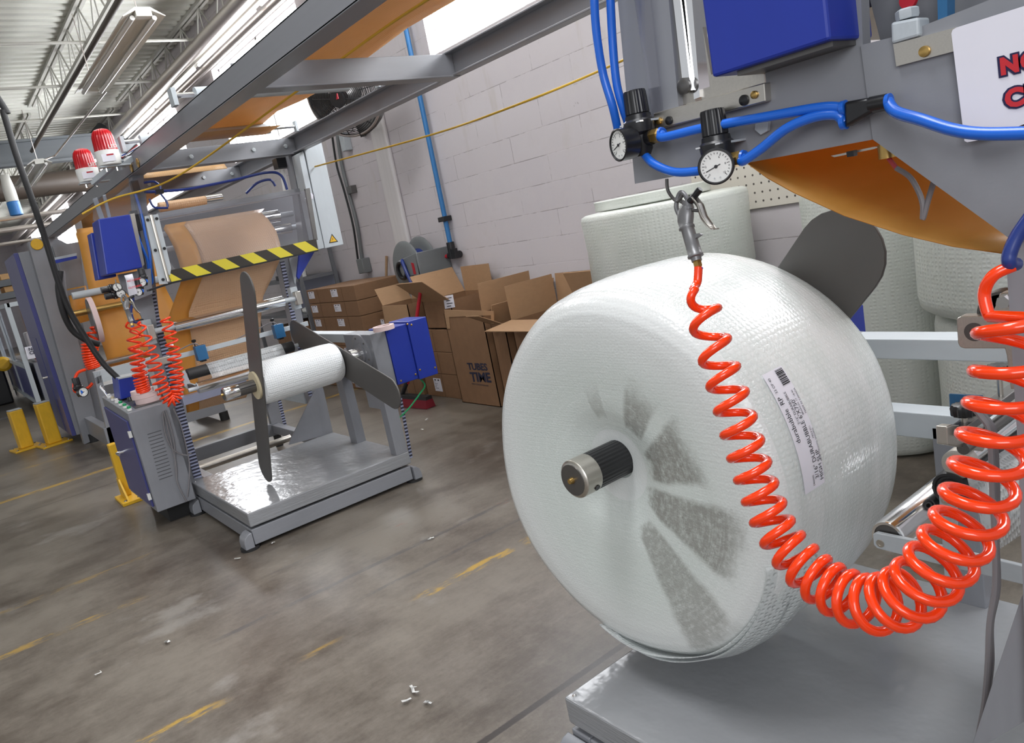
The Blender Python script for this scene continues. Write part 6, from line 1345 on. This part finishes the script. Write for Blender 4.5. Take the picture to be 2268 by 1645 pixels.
coil('coil_hose', cY(8.05, (208, 725), (200, 760), (200, 790), (207, 815)), [.02, .07, .06, .05], [2.5, 5, 6], 0.011, 'coil_orange', 'orange coil hose on the farthest winder beside its core disc', 14, axis0=(0, -1, 0))
tag(MB().tube(smooth_path(YP(8.0, (190, 818), (172, 826), (164, 848), (166, 866), (180, 866), (196, 858), (205, 848))), 0.014, 8).build('air_hose', 'coil_orange'), 'thin red hose loop on the column of the farthest winder', 'hose')
regulator(PY((174, 862), 8.0), (0.3, -1, 0), 'black regulator on the column of the farthest winder', 2.0)

# heavy black cable hanging from the roof to the terminal box
pts = [PY((-6, 215), 5.4), PY((8, 250), 5.4), PY((35, 340), 5.4), PY((70, 440), 5.42), PY((100, 530), 5.45), PY((128, 620), 5.48), PY((150, 680), 5.5), PY((185, 740), 5.5), PY((225, 800), 5.48), PY((262, 838), 5.45)]
tag(MB().tube(smooth_path([pts[0] + V((-0.3, 0, 1.0))] + pts), 0.018, 12).build('power_cable', 'black_rubber'), 'long black cable sweeping from the roof to the operator box', 'cable')
tag(MB().tube(smooth_path([PY((133, 600), 5.5), PY((130, 640), 5.5), PY((140, 690), 5.52), PY((160, 730), 5.55), PY((190, 752), 5.55), PY((220, 762), 5.55)]), 0.020, 12).build('power_cable', 'black_rubber'), 'second black cable looping beside the long one', 'cable')
tag(MB().tube(smooth_path([PY((136, 600), 5.56), PY((140, 640), 5.56), PY((148, 680), 5.56)]), 0.02, 10).build('cable_sleeve', 'cable_grey'), 'short dark cable end hanging by the looped cables', 'cable')

# ---------------------------------------------------------------- machine with aluminium guard frame beyond
T4 = thing('guarded_machine', 'machine behind clear doors in an aluminium frame at the far left', 'machine', (1.2, 14.2, 0))
gx = 0.93
y0, y1 = 12.6, 16.4
for y in (y0, (y0 + y1) / 2, y1): MB().box((gx - 0.03, y - 0.03, 0.12), (gx + 0.03, y + 0.03, 1.60)).build('frame_post', 'light_grey_paint', T4, 0)
for z in (0.18, 0.70, 1.57): MB().box((gx - 0.03, y0, z - 0.03), (gx + 0.03, y1, z + 0.03)).build('frame_rail', 'light_grey_paint', T4, 0)
for k in range(2):
    a = y0 + (y1 - y0) / 2 * k; b = a + (y1 - y0) / 2
    MB().box((gx - 0.005, a + 0.03, 0.73), (gx + 0.005, b - 0.03, 1.54)).build('door_pane', 'acrylic', T4, 0)
    MB().box((gx - 0.01, a + 0.03, 0.21), (gx + 0.01, b - 0.03, 0.67)).build('lower_panel', 'dark_blue_panel', T4, 0)
MB().box((gx, y0 - 0.03, 1.54), (1.7, y0 + 0.03, 1.60)).build('frame_rail', 'light_grey_paint', T4, 0)
MB().box((1.64, y0 - 0.03, 0.12), (1.7, y0 + 0.03, 1.54)).build('frame_post', 'light_grey_paint', T4, 0)
MB().box((gx + 0.03, y0 - 0.004, 0.9), (1.64, y0 + 0.004, 1.54)).build('end_pane', 'acrylic', T4, 0)
MB().box((1.02, y0 + 0.1, 0.1), (1.7, y1 - 0.3, 0.72)).build('machine_bed', 'grey_paint', T4, 0, bevel=0.01)
MB().box((1.06, 12.9, 0.72), (1.3, 13.3, 1.15)).build('print_unit', 'white_plastic', T4, 0, bevel=0.02)
MB().box((1.15, 13.5, 0.72), (1.5, 14.2, 1.12)).build('drive_unit', 'dark_grey_paint', T4, 0, bevel=0.02)
MB().lathe([(0, 0.16), (0.2, 0.16)], (1.1, 13.0, 1.33), (1, 0, 0), 28).build('reel', 'cardboard_inside', T4)
MB().tube(smooth_path([(1.1, 12.85, 0.95), (1.05, 12.75, 0.85), (1.12, 12.72, 0.72)]), 0.02, 8).build('red_line', 'red_plastic', T4)
for x, y in ((gx, y0), (gx, y1), (1.67, y0), (1.3, y1 - 0.4)): MB().cyl((x, y, 0), (x, y, 0.12), 0.03, 12).build('foot', 'chrome', T4)
t = thing('safety_sign', 'white no loose clothing sign on the aluminium frame at far left', 'sign', PY((78, 778), 12.55))
MB().prism(YP(12.55, (54, 769), (94, 762), (100, 788), (62, 796)), (0, 0.004, 0)).build('paper', 'white_paper', t, 0)
m = MB(); xd = (PY((94, 762), 12.54) - PY((54, 769), 12.54)).normalized(); zd = (PY((54, 769), 12.54) - PY((62, 796), 12.54)).normalized()
m.text('NO LOOSE', PY((64, 777), 12.54), xd, zd, 0.062, 0, bold=0.0016); m.build('lettering', 'text_navy', t, 0); m = MB(); m.text('CLOTHING', PY((66, 785), 12.54), xd, zd, 0.062, 0, bold=0.0016); m.build('lettering', 'text_navy', t, 0)
for k in range(3):
    tag(MB().lathe([(0, 0.09), (0, 0.15), (0.05, 0.15), (0.05, 0.09)], V((1.22 + 0.02 * k, 12.86 + 0.02 * k, 0.722 + 0.052 * k)), (0, 0, 1), 28).build('tape_roll', 'pink_tape'), ('lowest', 'middle', 'topmost')[k] + ' pink tape roll stacked on the far guarded machine', 'roll of tape', 'tape rolls on the far machine')
# far racks, motor, floor grate
t = thing('pallet_rack', 'dark blue rack with wooden skids beyond the clear doors', 'rack', (1.0, 19.5, 0))
for x in (-0.4, 2.6):
    for y in (19.0, 20.0): MB().box((x - 0.04, y - 0.04, 0), (x + 0.04, y + 0.04, 2.6)).build('rack_post', 'dark_grey_paint', t, 0)
for z in (1.76, 2.02): MB().box((-0.4, 18.94, z), (2.6, 19.0, z + 0.13)).build('rack_beam', 'girder_grey', t, 0); MB().box((-0.4, 20.0, z), (2.6, 20.06, z + 0.13)).build('rack_beam', 'girder_grey', t, 0)
for k, (x, z) in enumerate(((0.75, 1.892), (1.95, 1.892), (0.75, 2.152), (1.95, 2.152))):
    tag(MB().box((x - 0.5, 19.02, z), (x + 0.5, 19.98, z + 0.12)).build('wooden_skid', 'skid_wood', bevel=0.01), 'wooden skid on the %s level of the far rack, %s' % (('lower', 'upper')[k // 2], ('left bay', 'right bay')[k % 2]), 'pallet', 'skids on the far rack')
t = thing('drive_motor', 'black machine with yellow round motor at the left edge', 'motor', PZ((-10, 860), 0) * 0 + V((0.2, 15.8, 0)))
MB().box((-0.5, 15.3, 0.0), (0.80, 16.3, 0.62)).build('base', 'black_plastic', t, 0, bevel=0.03)
c = PY((8, 806), 15.1); MB().lathe([(0, 0.10), (0.04, 0.12), (0.14, 0.12), (0.17, 0.08)], c + V((0, 0.16, 0)), (0, -1, 0), 28).build('motor', 'safety_yellow', t)
tag(MB().box((-1.2, 13.2, 0.001), (0.75, 14.8, 0.03)).build('floor_grate', 'dark_steel'), 'ribbed dark floor plate at the far left', 'floor plate')

# scraps on the floor
rnd = random.Random(11)
for k, (p, n_, lb) in enumerate((((918, 1528), 7, 'curled white film scrap on the floor left of the crack'), ((950, 1557), 5, 'small white film scrap right of the curled one'), ((372, 1422), 5, 'white scrap on the brown floor stain at lower left'), ((218, 1493), 4, 'tiny white scrap near the lower left corner'),
                             ((945, 930), 6, 'long thin white scrap on the floor by the cartons'), ((936, 952), 4, 'short white scrap on the floor by the cartons'), ((955, 1193), 5, 'white scrap in the middle of the open floor'), ((605, 1203), 5, 'white scrap against the base of the roll stand'), ((527, 1238), 4, 'white scrap by the front foot of the roll stand'), ((902, 1553), 4, 'white fleck left of the small film scrap'))):
    c = PZ(p, 0.004); a0 = rnd.uniform(0, 3); pts = []
    L = 0.028 if n_ > 5 else 0.014
    left = []; rgt = []
    for i in range(n_):
        f = i / (n_ - 1) - 0.5; q = c + V((math.cos(a0) * f * 2 * L + 0.008 * math.sin(3 * f * 4), math.sin(a0) * f * 2 * L + 0.012 * math.cos(5 * f * 2), 0.003 + 0.004 * (i % 2)))
        w_ = 0.0035 + 0.003 * rnd.random(); s_ = V((-math.sin(a0), math.cos(a0), 0)) * w_; left.append(q + s_); rgt.append(q - s_)
    tag(MB().sheet([left, rgt]).build('film_scrap', 'white_plastic', smooth=40, solid=0.001), lb, 'scrap', 'film scraps on the floor')
